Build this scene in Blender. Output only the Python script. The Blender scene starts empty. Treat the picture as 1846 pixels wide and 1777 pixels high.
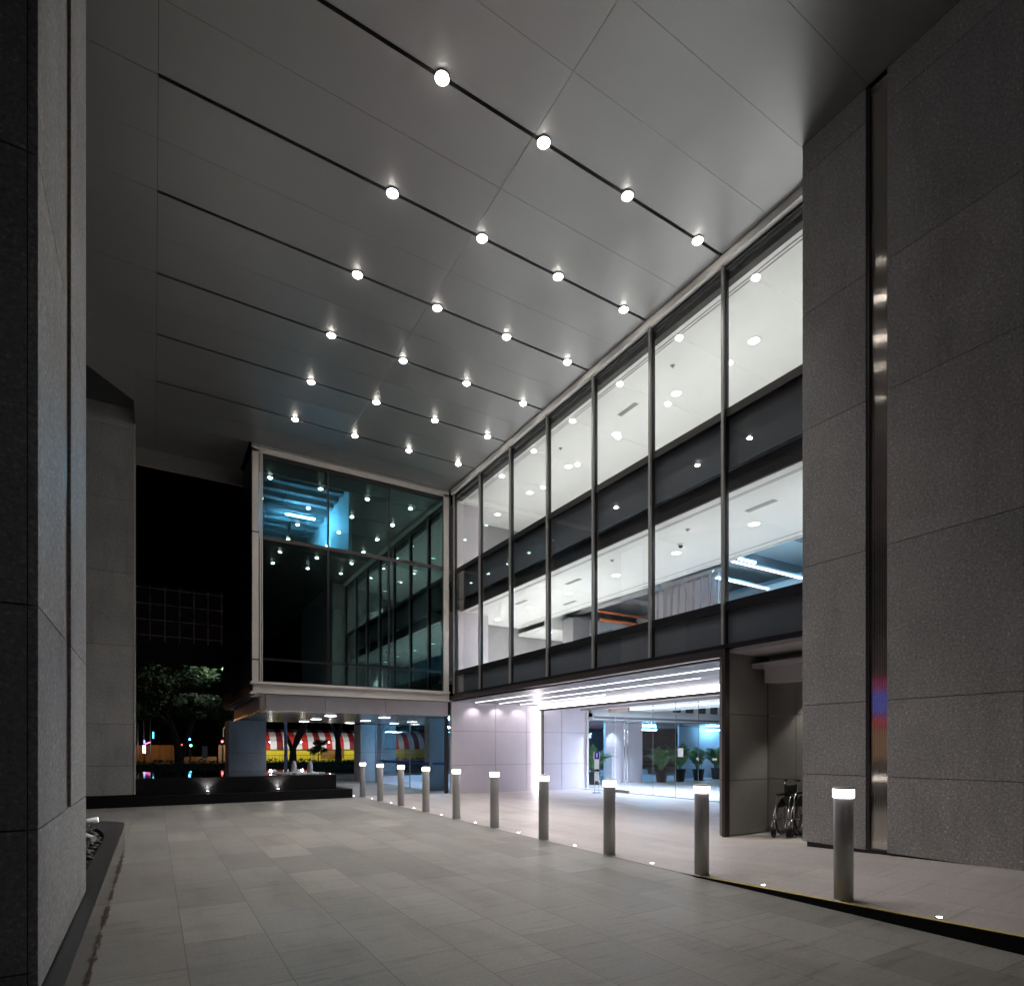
import bpy, bmesh, math, random
from mathutils import Vector, Matrix
R = math.radians
S = bpy.context.scene
COL = S.collection
random.seed(7)

# ------------------------------------------------------------------ camera, sky, exposure
cd = bpy.data.cameras.new("camera")
cd.sensor_fit = 'HORIZONTAL'; cd.sensor_width = 36.0
cd.lens = 1070.5 / 1846 * 36
cd.shift_y = 459.3 / 1846
cd.clip_start = 0.05; cd.clip_end = 2000
cam = bpy.data.objects.new("camera", cd); COL.objects.link(cam)
cam.location = (0, 0, 1.5)
cam.rotation_euler = (R(90), 0, -0.5431)
S.camera = cam

w = bpy.data.worlds.new("World"); S.world = w; w.use_nodes = True
wn = w.node_tree.nodes; wl = w.node_tree.links
sky = wn.new("ShaderNodeTexSky"); sky.sky_type = 'NISHITA'; sky.sun_disc = False
sky.sun_elevation = R(-7); sky.sun_rotation = R(200)
bg = wn["Background"]; bg.inputs[1].default_value = 0.05
wl.new(sky.outputs[0], bg.inputs[0])

vs = S.view_settings
vs.view_transform = 'Standard'; vs.look = 'None'; vs.exposure = 0.0; vs.gamma = 1.0
S.cycles.max_bounces = 9; S.cycles.diffuse_bounces = 4; S.cycles.glossy_bounces = 4
S.cycles.transparent_max_bounces = 24
S.cycles.caustics_reflective = False; S.cycles.caustics_refractive = False
S.cycles.sample_clamp_indirect = 25.0
S.cycles.use_denoising = True

# ------------------------------------------------------------------ helpers
class MB:
    """collects shapes for ONE mesh object"""
    def __init__(s): s.b = bmesh.new(); s.mi = 0
    def box(s, x0, x1, y0, y1, z0, z1):
        v = [s.b.verts.new(p) for p in ((x0,y0,z0),(x1,y0,z0),(x1,y1,z0),(x0,y1,z0),(x0,y0,z1),(x1,y0,z1),(x1,y1,z1),(x0,y1,z1))]
        for f in ((0,3,2,1),(4,5,6,7),(0,1,5,4),(1,2,6,5),(2,3,7,6),(3,0,4,7)):
            s.b.faces.new([v[i] for i in f]).material_index = s.mi
        return s
    def quad(s, *pts):
        f = s.b.faces.new([s.b.verts.new(p) for p in pts]); f.material_index = s.mi; return s
    def prism(s, pts, z0, z1):
        a = [s.b.verts.new((x, y, z0)) for x, y in pts]; b = [s.b.verts.new((x, y, z1)) for x, y in pts]
        n = len(pts)
        s.b.faces.new(a[::-1]).material_index = s.mi; s.b.faces.new(b).material_index = s.mi
        for i in range(n):
            s.b.faces.new([a[i], a[(i+1) % n], b[(i+1) % n], b[i]]).material_index = s.mi
        return s
    def lathe(s, prof, c=(0,0,0), n=24, smooth=True, caps=True):
        rings = []
        for r, z in prof:
            rings.append([s.b.verts.new((c[0]+r*math.cos(2*math.pi*i/n), c[1]+r*math.sin(2*math.pi*i/n), c[2]+z)) for i in range(n)])
        for a, b in zip(rings, rings[1:]):
            for i in range(n):
                f = s.b.faces.new([a[i], a[(i+1) % n], b[(i+1) % n], b[i]]); f.smooth = smooth; f.material_index = s.mi
        for ring, flip in ((rings[0], True), (rings[-1], False)) if caps else ():
            try: s.b.faces.new(ring[::-1] if flip else ring).material_index = s.mi
            except Exception: pass
        return s
    def tube(s, pts, r, n=8):
        pts = [Vector(p) for p in pts]
        rs = r if isinstance(r, (list, tuple)) else [r]*len(pts)
        rings = []
        for i, p in enumerate(pts):
            t = (pts[min(i+1, len(pts)-1)] - pts[max(i-1, 0)]).normalized()
            u = t.orthogonal().normalized() if not rings else (u - t*u.dot(t)).normalized()
            v = t.cross(u)
            rings.append([s.b.verts.new(p + (u*math.cos(2*math.pi*k/n) + v*math.sin(2*math.pi*k/n))*rs[i]) for k in range(n)])
        for a, b in zip(rings, rings[1:]):
            for k in range(n):
                f = s.b.faces.new([a[k], a[(k+1) % n], b[(k+1) % n], b[k]]); f.smooth = True; f.material_index = s.mi
        s.b.faces.new(rings[0][::-1]).material_index = s.mi; s.b.faces.new(rings[-1]).material_index = s.mi
        return s
    def build(s, name, mats, parent=None, loc=None):
        bmesh.ops.recalc_face_normals(s.b, faces=s.b.faces)
        me = bpy.data.meshes.new(name); s.b.to_mesh(me); s.b.free()
        for m in (mats if isinstance(mats, (list, tuple)) else [mats]): me.materials.append(m)
        o = bpy.data.objects.new(name, me); COL.objects.link(o)
        if loc: o.location = loc
        if parent: o.parent = parent
        return o

def bevel(o, wd=0.01, seg=2):
    m = o.modifiers.new("b", 'BEVEL'); m.width = wd; m.segments = seg; m.limit_method = 'ANGLE'
    return o

def tag(o, label=None, cat=None, group=None, kind=None):
    if label: o["label"] = label
    if cat: o["category"] = cat
    if group: o["group"] = group
    if kind: o["kind"] = kind
    return o

def thing(name, label, cat, loc=(0,0,0), rz=0, group=None):
    o = bpy.data.objects.new(name, None); COL.objects.link(o)
    o.location = loc; o.rotation_euler = (0, 0, rz); o.empty_display_size = 0.2
    return tag(o, label, cat, group)

def kids(o): return [c for c in bpy.data.objects if c.parent == o]

def dup(o, parent=None, loc=None, rz=None, label=None):
    c = o.copy(); COL.objects.link(c); c.parent = parent
    if loc is not None: c.location = loc
    if rz is not None: c.rotation_euler = (0, 0, rz)
    if label: c["label"] = label
    for k in kids(o): dup(k, c)
    return c

def lamp(name, kind, power, color, parent=None, loc=(0,0,0), rot=(0,0,0), radius=0.05, spot=None, blend=0.5, size=None):
    l = bpy.data.lights.new(name, kind); l.energy = power; l.color = color
    if kind == 'SPOT':
        l.spot_size = R(spot); l.spot_blend = blend; l.shadow_soft_size = radius
    elif kind == 'POINT': l.shadow_soft_size = radius
    elif kind == 'AREA':
        l.shape = 'RECTANGLE'; l.size, l.size_y = size
    o = bpy.data.objects.new(name, l); COL.objects.link(o)
    o.location = loc; o.rotation_euler = rot
    if parent: o.parent = parent
    return o

# ------------------------------------------------------------------ materials
def newmat(name):
    m = bpy.data.materials.new(name); m.use_nodes = True
    nt = m.node_tree; return m, nt, nt.nodes, nt.links, nt.nodes["Principled BSDF"]

def coords(n, l, space, scale=(1,1,1), loc=(0,0,0)):
    mp = n.new("ShaderNodeMapping"); mp.inputs["Scale"].default_value = scale; mp.inputs["Location"].default_value = loc
    if space == 'world':
        g = n.new("ShaderNodeNewGeometry"); l.new(g.outputs["Position"], mp.inputs[0])
    else:
        t = n.new("ShaderNodeTexCoord"); l.new(t.outputs["Object"], mp.inputs[0])
    return mp

def noise(n, l, vec, scale, detail=4, rough=0.55):
    t = n.new("ShaderNodeTexNoise"); t.inputs["Scale"].default_value = scale
    t.inputs["Detail"].default_value = detail; t.inputs["Roughness"].default_value = rough
    l.new(vec.outputs[0], t.inputs["Vector"]); return t

def ramp(n, l, src, stops):
    r = n.new("ShaderNodeValToRGB")
    while len(r.color_ramp.elements) < len(stops): r.color_ramp.elements.new(0.5)
    for e, (p, c) in zip(r.color_ramp.elements, stops):
        e.position = p; e.color = (*c, 1) if len(c) == 3 else c
    l.new(src, r.inputs[0]); return r

def bump(n, l, src, bs, strength=0.2, dist=0.01):
    b = n.new("ShaderNodeBump"); b.inputs["Strength"].default_value = strength; b.inputs["Distance"].default_value = dist
    l.new(src, b.inputs["Height"]); l.new(b.outputs[0], bs.inputs["Normal"]); return b

def pbr(name, col, rough=0.5, metal=0.0, var=0.12, scale=3.0, bmp=0.0, bscale=60, stretch=(1,1,1), space='world', rvar=0.1, spec=0.5):
    m, nt, n, l, bs = newmat(name)
    vec = coords(n, l, space, stretch)
    t = noise(n, l, vec, scale)
    lo = tuple(c*(1-var) for c in col); hi = tuple(min(1, c*(1+var)) for c in col)
    r = ramp(n, l, t.outputs[0], [(0.3, lo), (0.7, hi)])
    l.new(r.outputs[0], bs.inputs["Base Color"])
    mr = n.new("ShaderNodeMapRange"); mr.inputs[1].default_value = 0.3; mr.inputs[2].default_value = 0.7
    mr.inputs[3].default_value = max(0, rough*(1-rvar)); mr.inputs[4].default_value = min(1, rough*(1+rvar))
    l.new(t.outputs[0], mr.inputs[0]); l.new(mr.outputs[0], bs.inputs["Roughness"])
    bs.inputs["Metallic"].default_value = metal
    bs.inputs["Specular IOR Level"].default_value = spec
    if bmp:
        t2 = noise(n, l, vec, bscale, 3); bump(n, l, t2.outputs[0], bs, bmp, 0.005)
    return m

def emit(name, col, strength):
    m, nt, n, l, bs = newmat(name)
    n.remove(bs)
    e = n.new("ShaderNodeEmission"); e.inputs[0].default_value = (*col, 1); e.inputs[1].default_value = strength
    l.new(e.outputs[0], n["Material Output"].inputs[0]); return m

def glass(name, tint, rcol=(1,1,1), f0=0.05, rough=0.0, wav=0.0):
    """thin architectural pane: tinted see-through plus a mirror reflection that grows at grazing angles"""
    m, nt, n, l, bs = newmat(name); n.remove(bs)
    lw = n.new("ShaderNodeLayerWeight"); lw.inputs[0].default_value = 0.5
    pw = n.new("ShaderNodeMath"); pw.operation = 'POWER'; pw.inputs[1].default_value = 4.0
    l.new(lw.outputs["Facing"], pw.inputs[0])
    ma = n.new("ShaderNodeMath"); ma.operation = 'MULTIPLY_ADD'; ma.inputs[1].default_value = 1 - f0; ma.inputs[2].default_value = f0
    l.new(pw.outputs[0], ma.inputs[0])
    tr = n.new("ShaderNodeBsdfTransparent"); tr.inputs[0].default_value = (*tint, 1)
    gl = n.new("ShaderNodeBsdfGlossy"); gl.inputs["Color"].default_value = (*rcol, 1); gl.inputs["Roughness"].default_value = rough
    if wav:
        vec = coords(n, l, 'world', (1, 1, 0.6)); t = noise(n, l, vec, 0.7, 1)
        b = n.new("ShaderNodeBump"); b.inputs["Strength"].default_value = wav; b.inputs["Distance"].default_value = 0.02
        l.new(t.outputs[0], b.inputs["Height"]); l.new(b.outputs[0], gl.inputs["Normal"])
    mx = n.new("ShaderNodeMixShader")
    l.new(ma.outputs[0], mx.inputs[0]); l.new(tr.outputs[0], mx.inputs[1]); l.new(gl.outputs[0], mx.inputs[2])
    l.new(mx.outputs[0], n["Material Output"].inputs[0]); return m

def granite(name, dark, mid, lite, rough=0.55):
    m, nt, n, l, bs = newmat(name)
    vec = coords(n, l, 'world')
    fine = noise(n, l, vec, 40, 6, 0.85)
    r = ramp(n, l, fine.outputs[0], [(0.34, dark), (0.46, mid), (0.54, mid), (0.66, lite)])
    big = noise(n, l, vec, 0.9, 3)
    rb = ramp(n, l, big.outputs[0], [(0.3, (0.86,)*3), (0.7, (1.1,)*3)])
    vo = n.new("ShaderNodeTexVoronoi"); vo.inputs["Scale"].default_value = 55; l.new(vec.outputs[0], vo.inputs["Vector"])
    rv = ramp(n, l, vo.outputs["Color"], [(0.0, (0.8,)*3), (0.8, (1.0,)*3), (1.0, (1.25,)*3)])
    mx = n.new("ShaderNodeMix"); mx.data_type = 'RGBA'; mx.blend_type = 'MULTIPLY'; mx.inputs[0].default_value = 1
    l.new(r.outputs[0], mx.inputs[6]); l.new(rb.outputs[0], mx.inputs[7])
    mx2 = n.new("ShaderNodeMix"); mx2.data_type = 'RGBA'; mx2.blend_type = 'MULTIPLY'; mx2.inputs[0].default_value = 1
    l.new(mx.outputs[2], mx2.inputs[6]); l.new(rv.outputs[0], mx2.inputs[7])
    gi = n.new("ShaderNodeNewGeometry")
    ri = ramp(n, l, gi.outputs["Random Per Island"], [(0.0, (0.86, 0.865, 0.87)), (1.0, (1.12, 1.11, 1.10))])
    mud = noise(n, l, coords(n, l, 'world', (1.5, 1.5, 0.35)), 1.6, 5, 0.65)
    rm = ramp(n, l, mud.outputs[0], [(0.28, (0.80, 0.79, 0.78)), (0.48, (1.0,)*3), (0.75, (1.06,)*3)])
    cur = mx2.outputs[2]
    for q in (ri, rm):
        mq = n.new("ShaderNodeMix"); mq.data_type = 'RGBA'; mq.blend_type = 'MULTIPLY'; mq.inputs[0].default_value = 1
        l.new(cur, mq.inputs[6]); l.new(q.outputs[0], mq.inputs[7]); cur = mq.outputs[2]
    l.new(cur, bs.inputs["Base Color"]); bs.inputs["Roughness"].default_value = rough
    bump(n, l, fine.outputs[0], bs, 0.45, 0.004); return m

def paver(name, c1, c2, stain=False, rough=0.5, streak=1.0):
    """stone slabs 1.15 x 0.58 in running bond, cleft texture streaked across"""
    m, nt, n, l, bs = newmat(name)
    g = n.new("ShaderNodeNewGeometry"); sp = n.new("ShaderNodeSeparateXYZ"); l.new(g.outputs["Position"], sp.inputs[0])
    sx = n.new("ShaderNodeMath"); sx.operation = 'SUBTRACT'; sx.inputs[1].default_value = 0.2; l.new(sp.outputs[0], sx.inputs[0])
    cb = n.new("ShaderNodeCombineXYZ"); l.new(sp.outputs[1], cb.inputs[0]); l.new(sx.outputs[0], cb.inputs[1])
    br = n.new("ShaderNodeTexBrick"); l.new(cb.outputs[0], br.inputs["Vector"])
    br.inputs["Scale"].default_value = 1; br.inputs["Brick Width"].default_value = 1.15; br.inputs["Row Height"].default_value = 0.58
    br.inputs["Mortar Size"].default_value = 0.0035; br.inputs["Mortar Smooth"].default_value = 0.2; br.inputs["Bias"].default_value = 0.0
    br.inputs["Color1"].default_value = (*c1, 1); br.inputs["Color2"].default_value = (*c2, 1)
    br.inputs["Mortar"].default_value = (c2[0]*0.55, c2[1]*0.54, c2[2]*0.53, 1)
    vec = coords(n, l, 'world', (1, 7.5, 1)); st = noise(n, l, vec, 1.5, 8, 0.72)
    rs = ramp(n, l, st.outputs[0], [(0.36, (1 - 0.36*streak,)*3), (0.43, (1 - 0.09*streak,)*3), (0.5, (1.0,)*3), (0.66, (1 + 0.08*streak,)*3)])
    v2 = coords(n, l, 'world'); bigt = noise(n, l, v2, 0.55, 3)
    rb = ramp(n, l, bigt.outputs[0], [(0.3, (0.92, 0.94, 0.95)), (0.7, (1.06, 1.04, 1.02))])
    fine = noise(n, l, v2, 38, 6, 0.8); rf = ramp(n, l, fine.outputs[0], [(0.3, (0.78,)*3), (0.7, (1.18,)*3)])
    dirt = noise(n, l, coords(n, l, 'world', (2.2, 0.6, 1)), 0.9, 5, 0.6); rd = ramp(n, l, dirt.outputs[0], [(0.33, (0.84, 0.83, 0.82)), (0.5, (1.0,)*3), (0.8, (1.03,)*3)])
    cur = br.outputs["Color"]
    for q in (rs, rb, rf, rd):
        mx = n.new("ShaderNodeMix"); mx.data_type = 'RGBA'; mx.blend_type = 'MULTIPLY'; mx.inputs[0].default_value = 1
        l.new(cur, mx.inputs[6]); l.new(q.outputs[0], mx.inputs[7]); cur = mx.outputs[2]
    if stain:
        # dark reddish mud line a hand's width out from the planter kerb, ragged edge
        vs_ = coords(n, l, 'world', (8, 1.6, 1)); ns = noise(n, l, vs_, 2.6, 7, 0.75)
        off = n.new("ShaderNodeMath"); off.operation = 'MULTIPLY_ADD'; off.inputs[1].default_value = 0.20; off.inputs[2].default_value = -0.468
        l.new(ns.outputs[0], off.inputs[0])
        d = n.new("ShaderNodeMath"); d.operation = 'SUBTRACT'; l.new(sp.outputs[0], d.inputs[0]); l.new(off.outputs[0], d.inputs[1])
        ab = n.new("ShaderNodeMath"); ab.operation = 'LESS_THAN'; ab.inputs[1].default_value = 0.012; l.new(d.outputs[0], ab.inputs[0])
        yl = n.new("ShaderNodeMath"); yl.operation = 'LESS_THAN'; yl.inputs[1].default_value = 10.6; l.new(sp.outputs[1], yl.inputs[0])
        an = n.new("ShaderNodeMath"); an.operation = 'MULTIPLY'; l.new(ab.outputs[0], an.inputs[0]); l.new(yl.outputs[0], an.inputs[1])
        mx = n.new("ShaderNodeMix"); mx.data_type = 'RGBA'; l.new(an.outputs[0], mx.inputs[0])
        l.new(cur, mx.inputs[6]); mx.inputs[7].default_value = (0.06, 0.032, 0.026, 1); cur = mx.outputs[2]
    l.new(cur, bs.inputs["Base Color"])
    rr = n.new("ShaderNodeMapRange"); rr.inputs[1].default_value = 0.3; rr.inputs[2].default_value = 0.7
    rr.inputs[3].default_value = rough - 0.08; rr.inputs[4].default_value = rough + 0.12
    l.new(st.outputs[0], rr.inputs[0]); l.new(rr.outputs[0], bs.inputs["Roughness"])
    bump(n, l, st.outputs[0], bs, 0.25, 0.006); return m

M = {}
M['granite'] = granite('flamed_granite', (0.13, 0.13, 0.13), (0.42, 0.415, 0.41), (0.98, 0.97, 0.96))
M['gap'] = pbr('joint_gap', (0.015, 0.015, 0.015), 0.8)
M['steel'] = pbr('brushed_steel', (0.62, 0.58, 0.54), 0.13, 1.0, var=0.04, scale=2, rvar=0.05)
_n = M['steel'].node_tree.nodes; _l = M['steel'].node_tree.links; _b = _n["Principled BSDF"]
_b.inputs["Anisotropic"].default_value = 1.0
_t = _n.new("ShaderNodeCombineXYZ"); _t.inputs[1].default_value = 1.0
_l.new(_t.outputs[0], _b.inputs["Tangent"])
_w = noise(_n, _l, coords(_n, _l, 'world', (0.3, 1.5, 1)), 2.2, 2); bump(_n, _l, _w.outputs[0], _b, 0.03, 0.01)
M['polished'] = pbr('polished_black_granite', (0.012, 0.012, 0.013), 0.09, var=0.4, scale=40)
M['kerbtop'] = pbr('honed_black_granite', (0.03, 0.03, 0.031), 0.35, var=0.3, scale=60)
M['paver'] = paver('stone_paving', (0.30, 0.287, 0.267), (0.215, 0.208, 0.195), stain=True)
M['pave2'] = paver('pavement_stone', (0.52, 0.475, 0.465), (0.46, 0.42, 0.41), rough=0.46, streak=0.4)
M['ceil'] = pbr('ceiling_panel_paint', (0.29, 0.29, 0.296), 0.40, 0.7, var=0.03, scale=0.8, rvar=0.05)
M['bronze'] = pbr('dark_bronze_frame', (0.055, 0.045, 0.045), 0.35, 0.4, var=0.1)
M['darkpanel'] = pbr('dark_grey_panel', (0.27, 0.26, 0.255), 0.38, 0.2, var=0.06)
M['mull'] = pbr('grey_mullion_metal', (0.27, 0.27, 0.265), 0.4, 0.3, var=0.05)
M['blackmetal'] = pbr('black_metal', (0.012, 0.012, 0.014), 0.35, 0.2, var=0.1)
M['champ'] = pbr('champagne_frame_metal', (0.60, 0.555, 0.515), 0.4, 0.2, var=0.05)
M['beamgrey'] = pbr('grey_fascia_paint', (0.50, 0.47, 0.49), 0.45, var=0.05)
M['white'] = pbr('white_paint', (0.82, 0.82, 0.81), 0.6, var=0.02)
M['floorlite'] = pbr('pale_bounce_floor', (0.84, 0.84, 0.83), 0.7, var=0.04)  # unseen floor made pale so its bounce brightens the office ceilings
M['lav'] = pbr('pale_metal_wall_panel', (0.65, 0.60, 0.65), 0.42, var=0.03)
M['slat'] = pbr('brushed_ceiling_slat', (0.20, 0.21, 0.235), 0.42, 0.0, var=0.05, stretch=(1, 0.1, 1), scale=8)
M['navy'] = pbr('dark_spandrel_backing', (0.16, 0.175, 0.205), 0.5, var=0.05)
M['bulk'] = pbr('dark_bulkhead_paint', (0.05, 0.048, 0.05), 0.7, var=0.1)
M['midgrey'] = pbr('grey_service_wall', (0.36, 0.35, 0.36), 0.7, var=0.08)
M['orange'] = pbr('orange_pipe_paint', (0.65, 0.16, 0.05), 0.5)
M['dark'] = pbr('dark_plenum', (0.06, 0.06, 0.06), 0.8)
M['bollard'] = pbr('grey_bollard_metal', (0.44, 0.44, 0.44), 0.40, 0.35, var=0.06, space='object')
M['yellow'] = pbr('yellow_edge_paint', (0.80, 0.60, 0.12), 0.6, var=0.2, scale=12)
M['glass'] = glass('clear_facade_glass', (0.94, 0.955, 0.955), f0=0.06)
M['baygl'] = glass('green_tinted_glass', (0.42, 0.56, 0.56), (0.66, 0.98, 0.93), f0=0.14, wav=0.010)
M['clear'] = glass('lobby_clear_glass', (0.95, 0.97, 0.97), f0=0.03)
M['water'] = pbr('dark_water', (0.01, 0.012, 0.013), 0.04, var=0.1)
M['foam'] = pbr('white_water_foam', (0.55, 0.55, 0.56), 0.4, bmp=0.5, bscale=30)
M['pebble'] = pbr('dark_pebble', (0.06, 0.06, 0.06), 0.45, var=0.5, scale=25)
M['leafdark'] = pbr('dark_leaf', (0.06, 0.105, 0.05), 0.5, var=0.5, scale=4)
M['leafpalm'] = pbr('palm_leaf', (0.06, 0.16, 0.045), 0.4, var=0.4, scale=9, space='object')
M['bark'] = pbr('tree_bark', (0.06, 0.05, 0.045), 0.9, var=0.4, scale=12)
M['pot'] = pbr('black_plastic_pot', (0.03, 0.03, 0.032), 0.4, space='object')
M['purple'] = pbr('purple_print', (0.06, 0.02, 0.30), 0.4, space='object')
M['paper'] = pbr('white_paper', (0.85, 0.85, 0.84), 0.6, space='object')
M['red'] = pbr('red_canvas', (0.55, 0.03, 0.02), 0.7, var=0.2, scale=1)
M['darkred'] = pbr('dark_red_canvas', (0.18, 0.012, 0.015), 0.7, var=0.2, scale=1)
M['canvas'] = pbr('white_canvas', (0.75, 0.75, 0.78), 0.7, var=0.08, scale=1)
M['yelwall'] = pbr('yellow_canvas', (0.80, 0.66, 0.03), 0.7, var=0.12, scale=1)
M['brownwall'] = pbr('brown_board', (0.28, 0.15, 0.03), 0.7)
M['asphalt'] = pbr('asphalt', (0.05, 0.05, 0.052), 0.8, var=0.2, scale=8)
M['grass'] = pbr('night_lawn', (0.05, 0.12, 0.03), 0.9, var=0.4, scale=6)
M['conc'] = pbr('concrete_kerb', (0.30, 0.30, 0.31), 0.8)
M['black'] = pbr('black_plastic', (0.015, 0.015, 0.016), 0.4, space='object')
M['chrome'] = pbr('chrome_tube', (0.6, 0.6, 0.62), 0.18, 1.0, space='object')
M['e_down'] = emit('downlight_glow', (1.0, 0.93, 0.84), 85)
M['e_int'] = emit('office_downlight_glow', (1.0, 0.98, 0.93), 9)
M['e_led'] = emit('led_line_glow', (1.0, 0.94, 0.99), 5)
M['e_ring'] = emit('bollard_glow', (1.0, 0.90, 0.84), 9)
M['e_dot'] = emit('ground_light_glow', (1.0, 0.92, 0.84), 40)
M['e_blue'] = emit('cool_tube_glow', (0.22, 0.62, 1.0), 90)
M['e_trough'] = emit('trough_glow', (1.0, 0.92, 0.965), 12)
M['headerpaint'] = pbr('dark_header_paint', (0.02, 0.014, 0.014), 0.6, var=0.1, spec=0.2)
M['pondstone'] = pbr('black_pond_stone', (0.010, 0.010, 0.011), 0.3, var=0.4, scale=40, spec=0.12)
M['headtrim'] = pbr('pale_head_trim', (0.80, 0.80, 0.79), 0.45, var=0.04)
H = 9.72          # portico ceiling height
FX = 8.30         # plane of the curtain wall
BY = 17.33        # plane of the projecting glass bay

# ------------------------------------------------------------------ setting: ground, paving, road
tag(MB().quad((-400,-300,-0.16), (500,-300,-0.16), (500,700,-0.16), (-400,700,-0.16)).build('ground', M['asphalt']), kind='structure')
b = MB()
b.quad((-12,-14,0), (5.42,-14,0), (5.42,30,0), (-12,30,0)); b.quad((5.42,18.2,0), (34,18.2,0), (34,30,0), (5.42,30,0))
tag(b.build('driveway', M['paver']), kind='structure')
def pz(x, y):
    """pavement height: flush with the driveway beyond y=5, ramping up towards the near granite pier"""
    a = max(0.0, 5.05 - y)*0.0365
    t = max(0.0, min(1.0, (6.6 - y)/1.7)); t = t*t*(3 - 2*t)
    return min(0.34, a + max(0.0, min(1.0, (x - 5.42)/2.18))*0.15*t) + 0.004
b = MB()
xs = [5.42 + i*(7.6-5.42)/8 for i in range(9)] + [8.3, 9.3, 11, 13.4]
ys = [-14, -8, -4, -2] + [i*0.3 for i in range(0, 24)] + [7.2, 8.5, 11, 14, 18.2]
gv = [[b.b.verts.new((x, y, pz(x, y))) for y in ys] for x in xs]
for i in range(len(xs)-1):
    for j in range(len(ys)-1):
        f = b.b.faces.new([gv[i][j], gv[i+1][j], gv[i+1][j+1], gv[i][j+1]]); f.smooth = True
tag(b.build('pavement', M['pave2']), kind='structure')
b = MB()
ky = [-14, -8, -4, -2] + [i*0.3 for i in range(0, 17)]
kr = [[b.b.verts.new(p) for p in ((5.398, y, 0.0), (5.404, y, max(0.001, pz(5.42, y) - 0.002)), (5.42, y, pz(5.42, y) - 0.002), (5.42, y, 0.0))] for y in ky]
for p, q in zip(kr, kr[1:]):
    for i in range(3): b.b.faces.new([p[i], q[i], q[i+1], p[i+1]])
kerb = tag(b.build('kerb', M['pondstone']), 'low black granite kerb step rising towards the camera along the pavement', 'kerb')
b = MB()
for y0, y1 in zip(ky, ky[1:]):
    if y0 > 5.1: continue
    z0, z1 = pz(5.42, y0) + 0.007, pz(5.42, y1) + 0.007
    b.quad((5.402, y0, z0), (5.442, y0, z0), (5.442, y1, z1), (5.402, y1, z1))
b.build('edge_stripe', M['yellow'], kerb)
b = MB()
b.quad((-60,34,-0.05), (80,34,-0.05), (80,38.6,-0.05), (-60,38.6,-0.05))
tag(b.build('road', M['asphalt']), kind='structure')
tag(MB().box(-60, 80, 30.2, 34, -0.2, 0.0).build('sidewalk', M['conc']), kind='structure')
tag(MB().box(-60, 80, 43.2, 58, -0.2, 0.12).build('lawn', M['grass']), kind='structure')

# ------------------------------------------------------------------ the building
B = thing('office_building', 'modern office building with granite piers, glass facade and tall lit entrance portico', 'building', (8.3, 11, 0))
def part(mb, name, mat, parent=None, label=None):
    """part of the building (or of one of its parts); geometry is given in world coordinates"""
    par = parent or B
    o = mb.build(name, mat, par)
    o.location = -Vector((8.3, 11, 0)) if par is B else (0, 0, 0)
    if label: o["label"] = label
    return o

# portico ceiling: panels with fine joints and wide recessed slots that carry the downlights
SLOT = [6.68 + 1.768*k for k in range(6)]
joints = sorted([(6.68 + 0.884*k, (k % 2 == 0 and 0 <= k <= 10)) for k in range(-22, 15) if 6.68 + 0.884*k < 19.0])
b = MB()
def strip(x0, x1, ya, yb, zt=H+0.06):
    b.box(x0, x1, ya, yb, H, zt)
prev = -14.0; prevg = 0.0
edges = [(-14.0, 0.0)] + [(y, 0.027 if sl else 0.002) for y, sl in joints] + [(19.17, 0.0)]
for (ya, ga), (yb, gb) in zip(edges, edges[1:]):
    a0, b0 = ya + ga, yb - gb
    # main field in two lengths with an end joint
    lim = 8.12 if a0 > 4.9 else 7.6
    segs = [(0.053, 4.3675), (4.3725, lim)]
    for x0, x1 in segs:
        if yb > BY + 0.2: x1 = min(x1, 2.2)
        if ya > BY - 0.3 and yb > BY + 0.2: x1 = min(x1, 2.2)
        if x1 > x0: strip(x0, x1, a0, b0)
    # left field keeps only fine joints
    sa, sb = ya + min(ga, 0.0035), yb - min(gb, 0.0035)
    if sb < 14.6: strip(-9.0, 0.047, sa, sb)
    else: strip(-0.40, 0.047, sa, sb)
ceil_o = part(b, 'portico_ceiling', M['ceil'])
b = MB().box(-9, 8.2, -14, BY, H+0.10, H+0.30)
b.box(-0.41, 2.25, BY, 19.17, H+0.10, H+0.30); b.box(-9, -0.3, 14.7, 21, 10.35, 10.45)
part(b, 'ceiling_void', M['gap'], ceil_o)
part(MB().prism([(-2.75, 13.755), (-0.402, 13.755), (-0.402, 16.66)], H, H+0.06), 'corner_panel', M['ceil'], ceil_o)
b = MB().box(-0.44, -0.40, 16.66, 19.1, H+0.02, 10.35)
b.prism([(-2.80, 13.80), (-2.75, 13.78), (-0.41, 16.70), (-0.45, 16.73)], H+0.06, 10.35)
part(b, 'ceiling_fascia', M['gap'], ceil_o)
b = MB().box(-0.41, 2.28, 19.19, 19.30, 9.30, 9.66).box(-0.41, 2.28, 19.17, 19.34, 9.66, 9.72).box(-0.41, 2.28, 19.17, 19.22, 9.24, 9.30)
part(b, 'edge_beam', M['darkpanel'], ceil_o)
part(MB().box(8.12, 8.2, 4.92, BY, H+0.02, H+0.08).box(7.62, 8.2, 4.91, 4.93, H+0.02, H+0.08), 'shadow_gap', M['gap'], ceil_o)

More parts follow.
